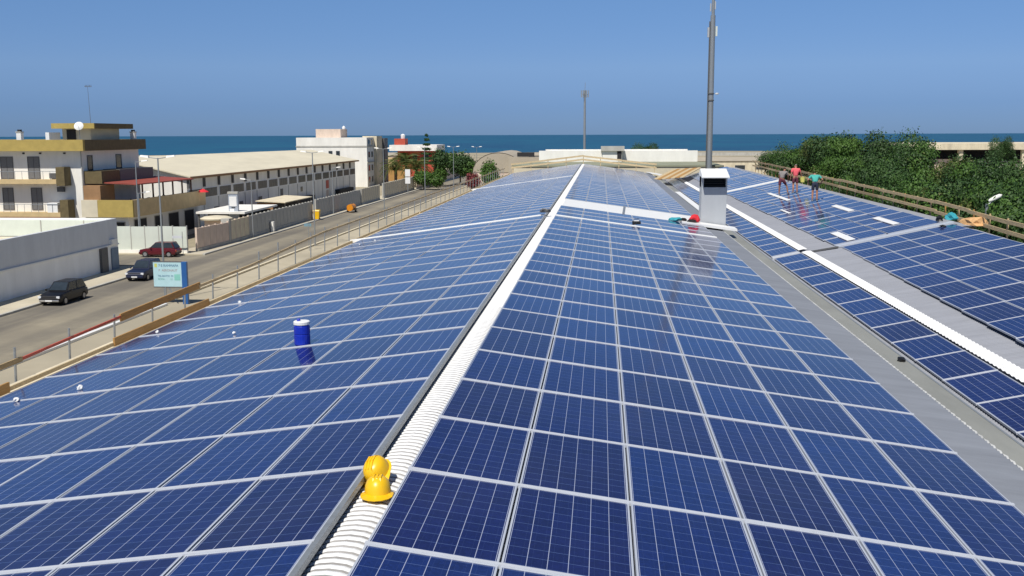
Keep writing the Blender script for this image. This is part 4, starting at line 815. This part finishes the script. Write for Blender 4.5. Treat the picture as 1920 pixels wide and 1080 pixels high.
# building with white parapet beyond the gable
wb = empty('white_parapet_building', (4, 130, 0), 0, 'flat roofed building with white parapet just beyond the gable boards', 'building'); wb.location = (0, 0, 0)
MB().box((-7.6, 111, 0), (14.6, 125, 8.05)).build('wall', M['cream_wall'], wb); MB().box((-7.8, 110.9, 8.052), (14.8, 125, 8.22)).build('front_roof', M['green_roof'], wb)
MB().box((-5.7, 125.02, 0), (13.4, 140, 8.6)).build('wall', M['white_wall'], wb); MB().box((-5.7, 125.02, 8.602), (13.4, 125.4, 9.55)).build('parapet', M['white_wall'], wb); MB().box((-5.7, 139.6, 8.602), (13.4, 140, 9.5)).build('parapet', M['white_wall'], wb)
hb = MB().box((2.0, 123.2, 8.252), (4.3, 124.9, 9.55)).build('stair_head', M['white_wall'], wb); MB().box((1.8, 122.9, 9.552), (4.6, 125.0, 10.1)).build('stair_roof', M['concrete'], hb); MB().box((3.75, 123.1, 8.6), (4.25, 123.19, 9.5)).build('door', M['dark'], hb)
# totem signs, canopies
tt = empty('totem_sign', (-39.9, 113.2, 0), 0, 'tall grey totem with white illuminated style panels behind the pinkish wall', 'sign')
MB().box((-.55, -.2, 0), (.55, .2, 4.95)).build('column', mat('grey_blue_enamel', (.36, .40, .46), .5), tt, bevel=.03); MB().box((-.42, -.23, 3.55), (.42, -.203, 4.65)).build('panel', M['white_paint'], tt); MB().box((-.4, -.23, 2.95), (.1, -.203, 3.25)).build('panel', M['white_paint'], tt); MB().box((-.2, -.22, 3.33), (.25, -.203, 3.45)).build('lettering', M['dark'], tt)
MB().box((-.6, -.25, 4.952), (.6, .25, 5.2)).build('cap', M['concrete'], tt)
tt2 = empty('totem_sign', (-36.3, 200, 0), 0, 'small white two panel sign in front of the palms', 'sign')
MB().box((-.06, -.06, 0), (.06, .06, 2.2)).build('post', M['steel'], tt2); MB().box((-.5, -.08, 2.0), (.5, .08, 3.25)).build('panel', M['white_paint'], tt2); MB().box((-.5, -.08, 3.4), (.5, .08, 4.8)).build('panel', M['white_paint'], tt2)
cn = empty('loading_canopy', (-41, 118, 0), 0, 'long low cream canopy between the warehouse and the roadside wall', 'canopy'); cn.location = (0, 0, 0)
MB().prism([(-44.0, 112.2, 2.72), (-38.3, 112.2, 2.72), (-38.3, 124, 2.80), (-44.0, 124, 2.80)], [(-44.0, 112.2, 2.95), (-38.3, 112.2, 2.95), (-38.3, 124, 3.0), (-44.0, 124, 3.0)]).build('roof', M['white_wall'], cn)
for p in ((-43.8, 112.5), (-38.6, 112.5), (-38.6, 123.6), (-43.8, 123.6)): MB().box((p[0]-.1, p[1]-.1, 0), (p[0]+.1, p[1]+.1, 2.71)).build('post', M['dark_steel'], cn)
MB().box((-43.7, 115, 0), (-39, 123.4, 2.5)).build('dark_block', M['dark'], cn)  # near-black box filling the space below the canopy roof
ks = empty('gate_kiosk', (-40.2, 108.5, 0), 0, 'small kiosk with round cream roof beside the grey totem', 'kiosk')
MB().box((-1, -.9, 0), (1, .9, 2.4)).build('wall', M['concrete_pink'], ks); MB().lathe([(1.7, 2.4), (1.75, 2.55), (1.3, 2.75), (.3, 2.85)], seg=18).build('roof', M['cream_wall'], ks)
sh = empty('lean_to_shed', (-43.6, 143.5, 0), 0, 'small open shed with thin pale roof against the warehouse wall', 'shed')
MB().prism([(-2.0, -6.5, 2.5), (2.2, -6.5, 2.3), (2.2, 6.8, 2.3), (-2.0, 6.8, 2.5)], [(-2.0, -6.5, 2.62), (2.2, -6.5, 2.42), (2.2, 6.8, 2.42), (-2.0, 6.8, 2.62)]).build('roof', M['concrete_cream'], sh); MB().box((-1.9, -6.2, 0), (.4, 6.5, 2.25)).build('wall', M['brown'], sh); MB().box((.402, -5.8, .1), (.5, 6, 2.1)).build('opening', M['dark'], sh)
for yy in (-6, 0, 6.3): MB().box((1.9, yy, 0), (2.05, yy+.15, 2.29)).build('post', M['dark_steel'], sh)
# ------------------------------------------------------------------ concrete frame behind the trees at right
cf = empty('concrete_canopy', (70, 170, 0), 0, 'long flat concrete shed roof on pillars behind the trees at right', 'building'); cf.location = (0, 0, 0)
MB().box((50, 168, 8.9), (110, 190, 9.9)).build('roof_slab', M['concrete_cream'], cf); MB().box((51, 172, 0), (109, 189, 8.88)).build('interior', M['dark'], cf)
for px in (52, 58.3, 68, 78, 90): MB().box((px, 168.4, 0), (px+.7, 169.1, 8.88)).build('pillar', M['concrete_cream'], cf)
MB().box((50.5, 169.5, 0), (58, 170, 7.4)).build('infill_wall', M['concrete_pink'], cf); MB().box((58.8, 169.5, 0), (110, 170, 7.1)).build('infill_wall', M['concrete'], cf)
sw = MB().box((20, 560, 0), (140, 563, 1.6)).build('sea_wall', M['concrete']); tag(sw, 'low dark sea wall running along the shore', 'sea wall')
# ------------------------------------------------------------------ masts
m1 = empty('antenna_mast', (13.2, 109.5, 0), 0, 'tall tapering grey telecom mast rising out of the top of the photo', 'mast')
MB().tube((0, 0, 0), (.02, 0, 23.6), .31, .25, seg=14).build('lower_tube', M['steel'], m1, smooth=False); MB().tube((.02, 0, 23.6), (.04, 0, 34), .17, .10, seg=12).build('upper_tube', M['steel'], m1)
MB().tube((-.34, -.1, 6), (-.30, -.1, 23), .06, seg=6).build('cable_run', M['dark_steel'], m1)
for dx, z in ((-.42, 21.4), (.40, 21.5)): MB().box((dx-.09, -.15, z), (dx+.09, .1, z+1.0)).build('panel_antenna', M['panel_mint'] if dx > 0 else M['flue'], m1)
for dx, z in ((-.25, 24.0), (.22, 24.2)): MB().box((dx-.06, -.1, z), (dx+.06, .05, z+.8)).build('panel_antenna', M['flue'], m1)
for z in (15.6, 14.9): MB().lathe([(.27, 0), (.34, .03), (.34, .12), (.27, .15)], c=(0, 0, z), seg=14).build('flange', M['dark_steel'], m1)
MB().lathe([(.02, -.05), (.2, 0), (.22, .1), (.05, .14)], c=(.6, -.2, 15.6), seg=12).build('dish', M['white_paint'], m1)
m2 = empty('antenna_mast', (-.6, 150, 0), 0, 'slim distant grey mast with a small cluster of aerials on top', 'mast')
MB().tube((0, 0, 0), (0, 0, 17.8), .21, .15, seg=10).build('tube', M['steel'], m2)
for i in range(6):
    t = i*math.pi/3; MB().box((.5*math.cos(t)-.07, .5*math.sin(t)-.07, 16.8), (.5*math.cos(t)+.07, .5*math.sin(t)+.07, 17.8)).build('panel_antenna', M['steel'], m2); MB().tube((0, 0, 17.2), (.5*math.cos(t), .5*math.sin(t), 17.2), .03, seg=5).build('bracket', M['steel'], m2)
MB().tube((0, 0, 17.8), (.05, 0, 18.9), .03, seg=5).build('whip', M['steel'], m2)
# ------------------------------------------------------------------ street lamps
def lamp(x, y, h, arms, label, hz=0):
    e = empty('street_lamp', (x, y, 0), hz, label, 'street lamp', 'street lamps along the road')
    MB().tube((0, 0, 0), (0, 0, h), .085, .05, seg=8).build('pole', M['steel'], e)
    for s in arms:
        MB().tube((0, 0, h-.05), (s*.75, 0, h+.06), .03, seg=6).build('arm', M['steel'], e)
        MB().prism([(s*.62, -.13, h+.0), (s*1.25, -.10, h+.1), (s*1.25, .10, h+.1), (s*.62, .13, h+.0)], [(s*.66, -.09, h+.16), (s*1.2, -.06, h+.2), (s*1.2, .06, h+.2), (s*.66, .09, h+.16)]).build('lamp_head', M['white_wall'], e)
    return e
lamp(-28.6, 68.4, 10.0, (-1, 1), 'twin headed street lamp rising behind the blue sign')
lamp(-28.0, 104.3, 9.75, (-1, 1), 'twin headed street lamp in front of the warehouse near the yellow bin')
lamp(-28.0, 139, 9.65, (-1, 1), 'twin headed street lamp in front of the white office block')
lamp(-28.0, 172, 9.4, (-1, 1), 'twin headed street lamp in front of the palms')
lamp(-28.0, 206, 9.1, (-1, 1), 'twin headed street lamp before the dark round tree')
lamp(-28.0, 245, 8.6, (-1, 1), 'farthest twin headed street lamp left of the vaulted hall')
lamp(-37.2, 146.5, 6.8, (1,), 'single armed street lamp beside the red banner')
lamp(-37.2, 111.6, 6.6, (-1,), 'single armed street lamp among the warehouse windows')
lamp(-43.6, 96.9, 9.0, (1,), 'single armed street lamp in front of the red terrace roof')
lamp(-44, 98.0, 5.9, (1,), 'short lamp post beside the terrace corner')
rl = empty('street_lamp', (17.0, 41.5, 0), 0, 'white street lamp head peeping over the right timber guardrail', 'street lamp')
MB().tube((0, 0, 0), (0, 0, 8.75), .09, .06, seg=8).build('pole', M['steel'], rl); MB().tube((0, 0, 8.7), (.35, 0, 8.95), .035, seg=6).build('arm', M['steel'], rl)
lm = MB().lathe([(.02, -.5), (.12, -.35), (.155, 0), (.13, .3), (.03, .45)], seg=12).build('lamp_head', M['white_wall'], rl, smooth=True); lm.rotation_euler = (0, R(62), 0); lm.location = (.3, 0, 8.98); lm.scale = (.62, .62, .62)
# ------------------------------------------------------------------ signboard
sg = empty('billboard', (-26.7, 67.2, 0), 0, 'pale blue advertising board on a dark blue pillar beside the road', 'sign')
MB().box((-.08, -.12, 0), (.30, .12, 2.95)).build('pillar', M['blue_pillar'], sg, bevel=.02)
bd = MB().box((-2.1, -.05, 1.22), (-.09, .05, 2.90)).build('board', M['sign_face'], sg); MB().box((-2.14, -.04, 2.902), (-.09, .04, 2.97)).build('board_frame', M['dark_steel'], sg); MB().box((-2.14, -.04, 1.15), (-.09, .04, 1.218)).build('board_frame', M['dark_steel'], sg)
MB().tube((-1.3, 0, 0), (-1.3, 0, 1.2), .05, seg=8).build('leg', M['steel'], sg); MB().tube((-1.1, 0, 1.2), (-.6, 0, .3), .04, seg=6).build('brace', M['steel'], sg)
def text(body, x, z, size, m, par, sx=1):
    c = bpy.data.curves.new('lettering', 'FONT'); c.body = body; c.size = size; c.extrude = .002
    o = bpy.data.objects.new('lettering', c); COL.objects.link(o); dg = bpy.context.evaluated_depsgraph_get()
    me = bpy.data.meshes.new_from_object(o.evaluated_get(dg)); bpy.data.objects.remove(o); me.materials.clear(); me.materials.append(m)
    return obj('lettering', me, par, (x, -.056, z), (R(90), 0, 0), (sx, 1, 1))
text('7 E RAMMAPA', -1.72, 2.60, .24, M['ink_blue'], bd, .95)
text('P  AERONAUT', -1.72, 2.28, .22, M['ink_grey'], bd, .95)
text('TEL.SANTO  DI', -1.78, 1.90, .18, M['ink_blue'], bd, .9)
text('ROMA         LE', -1.78, 1.68, .18, M['ink_green'], bd, .9)
MB().box((-2.0, -.056, 2.56), (-1.82, -.0505, 2.82)).build('emblem', M['ink_yellow'], bd)
MB().box((-.62, -.056, 1.66), (-.2, -.0505, 2.08)).build('emblem', mat('mint_print', (.22, .52, .45), .6), bd)
# ------------------------------------------------------------------ vehicles
def car(loc, rz, label, paint, Ln=3.9, Wd=1.62, H=1.42, box=False):
    e = empty('parked_car', loc, rz, label, 'car', 'cars parked along the street'); hw = Wd/2; f = Ln/2
    belt = H*.60
    st = [(-f, .42, belt*.72, .86), (-f+.10, .24, belt*.94, .95), (-f+.5, .20, belt*1.0, 1.0), (-.2, .19, belt*1.02, 1.0), (f*.38, .19, belt*1.0, 1.0), (f-.5, .20, belt*.92, .98), (f-.10, .24, belt*.82, .93), (f, .36, belt*.62, .85)]
    b = MB(); rings = []
    for xx, z0, z1, ww in st:
        w = hw*ww; rings.append([(xx, -w*.92, z0), (xx, -w, z0+.12), (xx, -w, (z0+z1)*.55), (xx, -w*.95, z1-.04), (xx, -w*.84, z1), (xx, w*.84, z1), (xx, w*.95, z1-.04), (xx, w, (z0+z1)*.55), (xx, w, z0+.12), (xx, w*.92, z0)])
    for r_ in rings: b.v += r_
    k_ = 10
    for i in range(len(rings)-1):
        for j in range(k_):
            q = (j+1) % k_; b.f.append((i*k_+j, i*k_+q, (i+1)*k_+q, (i+1)*k_+j)); b.m.append(0)
    b.f.append(tuple(range(k_))); b.f.append(tuple(reversed(range((len(rings)-1)*k_, len(rings)*k_)))); b.m += [0, 0]
    # greenhouse
    xr0, xr1, xf1, xf0 = -f+.12, -f+.45, f*.10, f*.42
    wb_, wt = hw*.86, hw*.70
    zb_ = belt-.02
    b.prism([(xr0, -wb_, zb_), (xf0, -wb_, zb_), (xf0, wb_, zb_), (xr0, wb_, zb_)], [(xr1, -wt, H), (xf1, -wt, H), (xf1, wt, H), (xr1, wt, H)])
    b.build('body', paint, e, bevel=.03)
    def lerp(a, c, t): return tuple(p+(q-p)*t for p, q in zip(a, c))
    def quad(name, a, b_, c, d, n):   # inset quad, 1 cm proud
        ctr = Vector(a)*.25+Vector(b_)*.25+Vector(c)*.25+Vector(d)*.25; nn = Vector(n).normalized()*.012
        pts = [Vector(p)+(ctr-Vector(p))*.13+nn for p in (a, b_, c, d)]
        o = MB().prism([p-nn*.9 for p in pts], pts); return o.build(name, M['glass'], e)
    quad('windscreen', (xf0, -wb_, zb_+.04), (xf0, wb_, zb_+.04), (xf1, wt, H), (xf1, -wt, H), (H-zb_, 0, xf0-xf1))
    quad('rear_window', (xr0, -wb_, zb_+.04), (xr0, wb_, zb_+.04), (xr1, wt, H), (xr1, -wt, H), (-(H-zb_), 0, xr1-xr0))
    for s in (-1, 1):
        md0, md1 = (xr0+xf0)/2, (xr1+xf1)/2
        quad('side_window', (xr0+.05, s*wb_, zb_+.04), (md0, s*wb_, zb_+.04), (md1, s*wt, H), (xr1, s*wt, H), (0, s*(H-zb_), wb_-wt))
        quad('side_window', (md0+.02, s*wb_, zb_+.04), (xf0, s*wb_, zb_+.04), (xf1, s*wt, H), (md1+.02, s*wt, H), (0, s*(H-zb_), wb_-wt))
        MB().box((f-.12, s*hw*.80-.16*s*0-.13, belt*.60), (f-.015, s*hw*.80+.13 if False else s*hw*.80+.1, belt*.78)).build('headlight', M['lamp_glass'], e, bevel=.02)
        MB().box((-f-.005, s*hw*.74-.1, belt*.58), (-f+.1, s*hw*.74+.1, belt*.84)).build('tail_light', M['red_paint'], e)
        MB().box((xf0-.25, s*(hw+.02), belt-.02), (xf0-.12, s*(hw+.14), belt+.12)).build('mirror', paint, e, bevel=.02)
        for xx in (-f*.62, f*.64):
            w = empty('wheel', (xx, s*(hw-.09), .29)); w.parent = e
            MB().tube((0, -.09, 0), (0, .09, 0), .29, seg=18).build('tyre', M['rubber'], w); MB().tube((0, -.10, 0), (0, .10, 0), .18, seg=14).build('rim', M['rim'], w)
    MB().box((f-.10, -hw*.62, belt*.60), (f-.03, hw*.58, belt*.74)).build('grille', M['black'], e)
    MB().box((f-.12, -hw*.86, .30), (f+.03, hw*.86, .44)).build('bumper', M['chrome'] if paint is M['car_black'] else paint, e, bevel=.03)
    MB().box((f+.032, -.24, .33), (f+.04, .24, .43)).build('number_plate', M['white_paint'], e); MB().box((-f-.03, -hw*.86, .32), (-f+.1, hw*.86, .46)).build('bumper', M['black'], e, bevel=.03)
    return e
car((-35.6, 67.6, .012), R(-90), 'black hatchback parked by the long grey wall, nearest the camera', M['car_black'], 4.0, 1.64, 1.45)
car((-35.1, 79.4, .012), R(-90), 'dark navy hatchback parked behind the billboard', M['car_blue'], 3.9, 1.62, 1.5)
car((-40.4, 94.3, .012), R(180), 'dark red hatchback parked side on before the pale panelled wall', M['car_red'], 3.7, 1.56, 1.42)
tr = empty('orange_trailer', (-35.6, 151, 0.012), R(90), 'small orange tank trailer on the kerb by the grey ribbed wall', 'trailer')
MB().tube((-1.2, 0, .75), (1.0, 0, .75), .5, seg=14).build('tank', M['orange'], tr); MB().lathe([(.16, 1.2), (.16, 1.4), (.05, 1.45)], seg=8).build('hatch', M['dark_steel'], tr); MB().bar((1, 0, .5), (2.2, 0, .45), .08, .08).build('drawbar', M['dark_steel'], tr)
for s in (-1, 1):
    w = empty('wheel', (.1, s*.6, .32)); w.parent = tr; MB().tube((0, -.1, 0), (0, .1, 0), .32, seg=14).build('tyre', M['rubber'], w); MB().tube((0, -.11, 0), (0, .11, 0), .17, seg=10).build('rim', M['rim'], w)
bn = empty('wheeled_bin', (-36.9, 136.6, .12), 0, 'bright yellow wheeled bin by the grey wall', 'bin')
MB().prism([(-.33, -.3, .08), (.33, -.3, .08), (.33, .3, .08), (-.33, .3, .08)], [(-.42, -.38, 1.15), (.42, -.38, 1.15), (.42, .38, 1.15), (-.42, .38, 1.15)]).build('body', M['yellow'], bn); MB().prism([(-.45, -.42, 1.152), (.45, -.42, 1.152), (.45, .42, 1.152), (-.45, .42, 1.152)], [(-.40, -.36, 1.24), (.40, -.36, 1.24), (.40, .36, 1.3), (-.40, .36, 1.3)]).build('lid', M['yellow'], bn)
for s in (-1, 1): MB().tube((s*.34-.03, .3, .1), (s*.34+.03, .3, .1), .1, seg=10).build('wheel', M['rubber'], bn)
rs = empty('road_sign', (-27.4, 100, 0), 0, 'small blue direction sign on a pole by the middle lamp', 'sign')
MB().tube((0, 0, 0), (0, 0, 2.9), .035, seg=6).build('post', M['steel'], rs); MB().box((-.45, -.02, 2.45), (.3, .02, 2.75)).build('plate', mat('sign_blue_grey', (.16, .27, .32), .5), rs)
rs2 = empty('road_sign', (-38.6, 95.4, 0), 0, 'grey street name plate before the pale panelled wall', 'sign')
MB().tube((0, 0, 0), (0, 0, 2.3), .03, seg=6).build('post', M['steel'], rs2); MB().box((-1.0, -.02, 1.65), (-.05, .02, 1.9)).build('plate', M['clad'], rs2)
# ------------------------------------------------------------------ vegetation
nr = np.random.default_rng(5)
def leaf_mesh(name, blobs, n, size, mats, hollow=.45):
    c, r = np.array([b[:3] for b in blobs], float), np.array([b[3:6] for b in blobs], float)
    w = (r[:, 0]*r[:, 1]*r[:, 2])**(2/3); w /= w.sum(); idx = nr.choice(len(blobs), n, p=w)
    d = nr.normal(size=(n, 3)); d /= np.linalg.norm(d, axis=1)[:, None]; rad = hollow+(1-hollow)*nr.random(n)**.6
    p = c[idx]+d*r[idx]*rad[:, None]*(1+.18*nr.normal(size=(n, 1)))
    u = nr.normal(size=(n, 3)); u /= np.linalg.norm(u, axis=1)[:, None]; nn = d+.5*nr.normal(size=(n, 3)); nn[:, 2] += .25
    t = np.cross(nn, u); t /= np.linalg.norm(t, axis=1)[:, None]; s2 = np.cross(nn, t); s2 /= np.linalg.norm(s2, axis=1)[:, None]
    sz = size*(.55+.9*nr.random((n, 1)))
    q = np.stack([p-t*sz, p+s2*sz*.55, p+t*sz, p-s2*sz*.55], 1).reshape(-1, 3)
    me = bpy.data.meshes.new(name); me.from_pydata(q.tolist(), [], np.arange(4*n).reshape(-1, 4).tolist())
    for m in mats: me.materials.append(m)
    # whole boughs share a tone, with stray leaves of another
    bt = nr.integers(0, len(mats), len(blobs)); mi = bt[idx].copy(); st_ = nr.random(n) < .12; mi[st_] = nr.integers(0, len(mats), st_.sum())
    me.polygons.foreach_set('material_index', mi.astype(np.int32)); me.update(); return me
def crown_blobs(h, rad, n, rr=(.28, .5)):
    out = []
    for i in range(n):
        t = rnd.uniform(0, 2*math.pi); zz = rnd.uniform(.38, .92); mr = rad*math.sqrt(max(.05, 1-((zz-.6)/.42)**2)); q = mr*math.sqrt(rnd.random())*.85
        s = rad*rnd.uniform(*rr); out.append((q*math.cos(t), q*math.sin(t), zz*h, s, s, s*rnd.uniform(.6, .9)))
    return out
def trunk_mesh(h, r, seed):
    q = random.Random(seed); b = MB(); b.tube((0, 0, 0), (.1, .05, h*.45), r, r*.7, seg=8)
    for i in range(6):
        t = i*1.05+q.random(); L = h*q.uniform(.25, .42); a = (.1, .05, h*(.30+.03*i)); e = (a[0]+math.cos(t)*L*.7, a[1]+math.sin(t)*L*.7, a[2]+L*.8)
        b.tube(a, e, r*.42, r*.14, seg=6)
    return b.mesh('trunk', M['bark'])
VAR = []
for v in range(4):
    bl = crown_blobs(10., 3.9, 22+2*v, (.20, .40))
    tp = max(b[2]+b[5]*.9 for b in bl); bl = [(b[0], b[1], b[2]*10/tp, b[3], b[4], b[5]) for b in bl]
    VAR.append((leaf_mesh('crown', bl, 25000, .088, [[M['leaf'], M['leaf_dark'], M['leaf']], [M['leaf_dark'], M['leaf_mid'], M['leaf_dark']], [M['leaf_mid'], M['leaf_dark'], M['leaf']], [M['leaf_olive'], M['leaf'], M['leaf_dark']]][v], .62), trunk_mesh(10., .22, v)))
def tree(x, y, h, v, label, w=1., group='broadleaf trees beyond the right guardrail'):
    e = empty('broadleaf_tree', (x, y, 0), rnd.uniform(0, 6.28), label, 'tree', group); s = h/10.
    obj('crown', VAR[v][0], e, scale=(s*w, s*w, s)); obj('trunk', VAR[v][1], e, scale=(s, s, s)); return e
# x, y, height, variant, label
TREES = [(22.6, 122, 9.53, 0, 0.82, 'smallest dark tree at the far left end of the right hand grove'),
 (23.3, 116, 10.5, 1, 0.7, 'dark pointed tree at the left of the grove near the tall mast'),
 (23.0, 104, 11.33, 2, 0.9, 'tall dark crown at the left part of the grove skyline'),
 (23.5, 98, 11.53, 3, 0.78, 'leafy tree on the skyline above the worker in teal'),
 (23.6, 90, 11.16, 0, 0.86, 'rounded yellowish green tree left of the tallest crown'),
 (24.8, 86, 11.68, 1, 0.82, 'tallest pointed tree of the grove against the horizon'),
 (24.3, 78, 11.04, 2, 0.7, 'tree right of the tallest crown in the middle of the skyline'),
 (25.7, 76, 10.21, 3, 0.9, 'dark tree hiding the left pillar of the concrete shed'),
 (20.2, 82, 9.79, 0, 0.78, 'dark tree directly above the head of the worker in coral'),
 (19.6, 70, 9.76, 1, 0.86, 'bright green tree in the middle of the grove front'),
 (19.2, 62, 9.46, 2, 0.82, 'low olive green tree close behind the middle of the timber rail'),
 (25.5, 70, 9.68, 3, 0.7, 'leafy tree below the left end of the concrete shed opening'),
 (25.7, 66, 9.72, 0, 0.9, 'olive green tree in front of the dark shed opening'),
 (25.9, 62, 10.07, 1, 0.78, 'bright green tree at the right edge with the highest crown there'),
 (19.2, 56, 9.26, 2, 0.86, 'medium green tree just left of the white lamp head'),
 (18.8, 50, 9.15, 3, 0.82, 'dark tree directly above the white lamp head'),
 (20.2, 50, 9.3, 0, 0.7, 'olive green tree right of the white lamp head'),
 (19.9, 46, 9.52, 1, 0.9, 'dark spreading tree at the right edge behind the near rail'),
 (20.3, 44, 9.96, 2, 0.78, 'nearest leafy tree at the far right, partly out of frame'),
 (27.4, 60, 10.35, 3, 0.86, 'tall tree at the right edge, mostly out of frame'),
 (18.0, 42, 9.02, 0, 0.82, 'low bright bush like tree behind the near end of the rail')]
for x, y, h, v, w, lab in TREES: tree(x, y, h, v, lab, w)
tree(62, 160, 11.0, 1, 'lone dark tree in front of the concrete shed at right', .55, None)
tree(10.2, 190, 9.9, 1, 'round dark tree top behind the white parapet building', .9, None)
cyp = leaf_mesh('crown', [(0, 0, 2+i*.9, .9-.08*i, .9-.08*i, .9) for i in range(9)], 2500, .16, [M['leaf_dark'], M['leaf']])
def shrub(name, x, y, blobs, n, sz, mats, label, cat='tree'):
    e = empty(name, (x, y, 0), 0, label, cat); obj('crown', leaf_mesh('crown', blobs, n, sz, mats), e); MB().tube((0, 0, 0), (0, 0, blobs[0][2]), .2, .1, seg=7).build('trunk', M['bark'], e); return e
shrub('conifer_tree', -37.9, 232, [(0, 0, 5.2+1.05*i, 1.7-.22*i, 1.7-.22*i, .28) for i in range(7)], 2600, .2, [M['leaf_dark']], 'slim tiered conifer poking above the red house')
shrub('round_tree', -30.8, 236, [(0, 0, 4.8, 3.4, 3, 2.6), (1.6, 0, 4, 2.4, 2.4, 2), (-1.8, 0, 5.5, 2, 2, 1.9)], 7000, .24, [M['leaf_dark'], M['leaf_dark'], M['leaf']], 'dense dark round tree right of the palms')
shrub('dark_tree', -34.2, 228, [(0, 0, 6, 1.9, 1.9, 2.4), (0, 0, 3, 1.6, 1.6, 2)], 4500, .22, [M['leaf_dark'], M['leaf']], 'tall dark tree between the palms and the round tree')
shrub('small_tree', -19.0, 190, [(0, 0, 4.6, 1.6, 1.6, 2.2), (.6, 0, 3, 1.8, 1.8, 1.6)], 3500, .2, [M['leaf'], M['leaf_olive']], 'small green tree in front of the vaulted hall')
shrub('flowering_bush', -24.0, 205, [(0, 0, 2.4, 1.3, 1.3, 1.5)], 1600, .2, [M['leaf_red'], M['leaf_red'], M['leaf']], 'dark red flowering bush by the far roadside wall', 'bush')
shrub('garden_bush', -35.5, 214, [(0, 0, 2.6, 2.4, 2, 1.6), (2.5, 0, 2, 1.8, 1.6, 1.4)], 3500, .2, [M['leaf_olive'], M['leaf']], 'light green bush below the palms', 'bush')
# palms
def frond_mesh():
    b = MB(); n = 9; pts = [Vector((2.9*i/n, 0, .9*math.sin(i/n*2.2)-1.6*(i/n)**2.2)) for i in range(n+1)]
    for a, c in zip(pts, pts[1:]): b.tube(a, c, .03, .025, seg=4, cap=False)
    for i in range(1, n+1):
        for s in (-1, 1):
            for q in (0, .5):
                p = pts[i-1].lerp(pts[i], q); L = .75*math.sin(min(1, (i+1)/n)*2.6)+.15
                b.face([p, p+Vector((.12, 0, 0)), p+Vector((.35, s*L, -.28))])
    return b.mesh('frond', M['leaf_olive'])
FM = frond_mesh()
for x, y, h, s, lab in ((-41.6, 226, 5.2, 1.5, 'wide palm with drooping fronds in front of the red house'), (-38.6, 222, 4.2, 1.35, 'shorter palm right of the wide one'), (-44.6, 229, 3.8, 1.2, 'leftmost palm by the orange porch')):
    e = empty('palm_tree', (x, y, 0), 0, lab, 'palm', 'palms in front of the red house')
    MB().tube((0, 0, 0), (0, 0, h), .38, .30, seg=9).build('trunk', M['bark'], e)
    for i in range(22):
        t = i*2.4; obj('frond', FM, e, (0, 0, h), (0, R(-50+75*(i/22)), t), (s*rnd.uniform(.85, 1.1),)*3)
# greenery on the ground under the grove
gg = leaf_mesh('undergrowth', [(rnd.uniform(18, 45), rnd.uniform(30, 130), .4, 3, 3, .8) for i in range(70)], 24000, .22, [M['leaf'], M['leaf_dark'], M['leaf_olive']], hollow=.1)
tag(obj('undergrowth', gg), 'low green undergrowth beneath the right hand trees', 'undergrowth', None, 'stuff')
# distant low sheds and rocks on the shore
for i, (x, y, w, d, h, m_) in enumerate([(20, 230, 14, 10, 4.2, 'beige_roof'), (40, 300, 24, 14, 4, 'concrete_cream'), (4, 320, 18, 12, 5.5, 'white_wall'), (-70, 330, 26, 14, 5, 'concrete_pink'), (-105, 360, 30, 16, 5, 'white_wall'), (-20, 380, 22, 12, 4, 'concrete')]):
    e = empty('shore_shed', (x, y, 0), .1*i, ['beige flat shed beyond the white parapet building', 'cream shed on the sandy lot behind the tall mast', 'white shed far behind the gable boards', 'pinkish shed far beyond the office block', 'white shed near the shore at left', 'grey shed near the shore behind the vaulted hall'][i], 'shed')
    MB().box((-w/2, -d/2, 0), (w/2, d/2, h)).build('wall', M[m_], e); MB().prism([(-w/2-.3, -d/2-.3, h+.002), (w/2+.3, -d/2-.3, h+.002), (w/2+.3, d/2+.3, h+.002), (-w/2-.3, d/2+.3, h+.002)], [(-w/2, -.3, h+.9), (w/2, -.3, h+.9), (w/2, .3, h+.9), (-w/2, .3, h+.9)]).build('roof', M['beige_roof'], e)
    for q in range(3): window(e, '-y', (-w/4+q*w/4, -d/2, h*.55), w*.12, h*.3, M['glass'], mull=0)
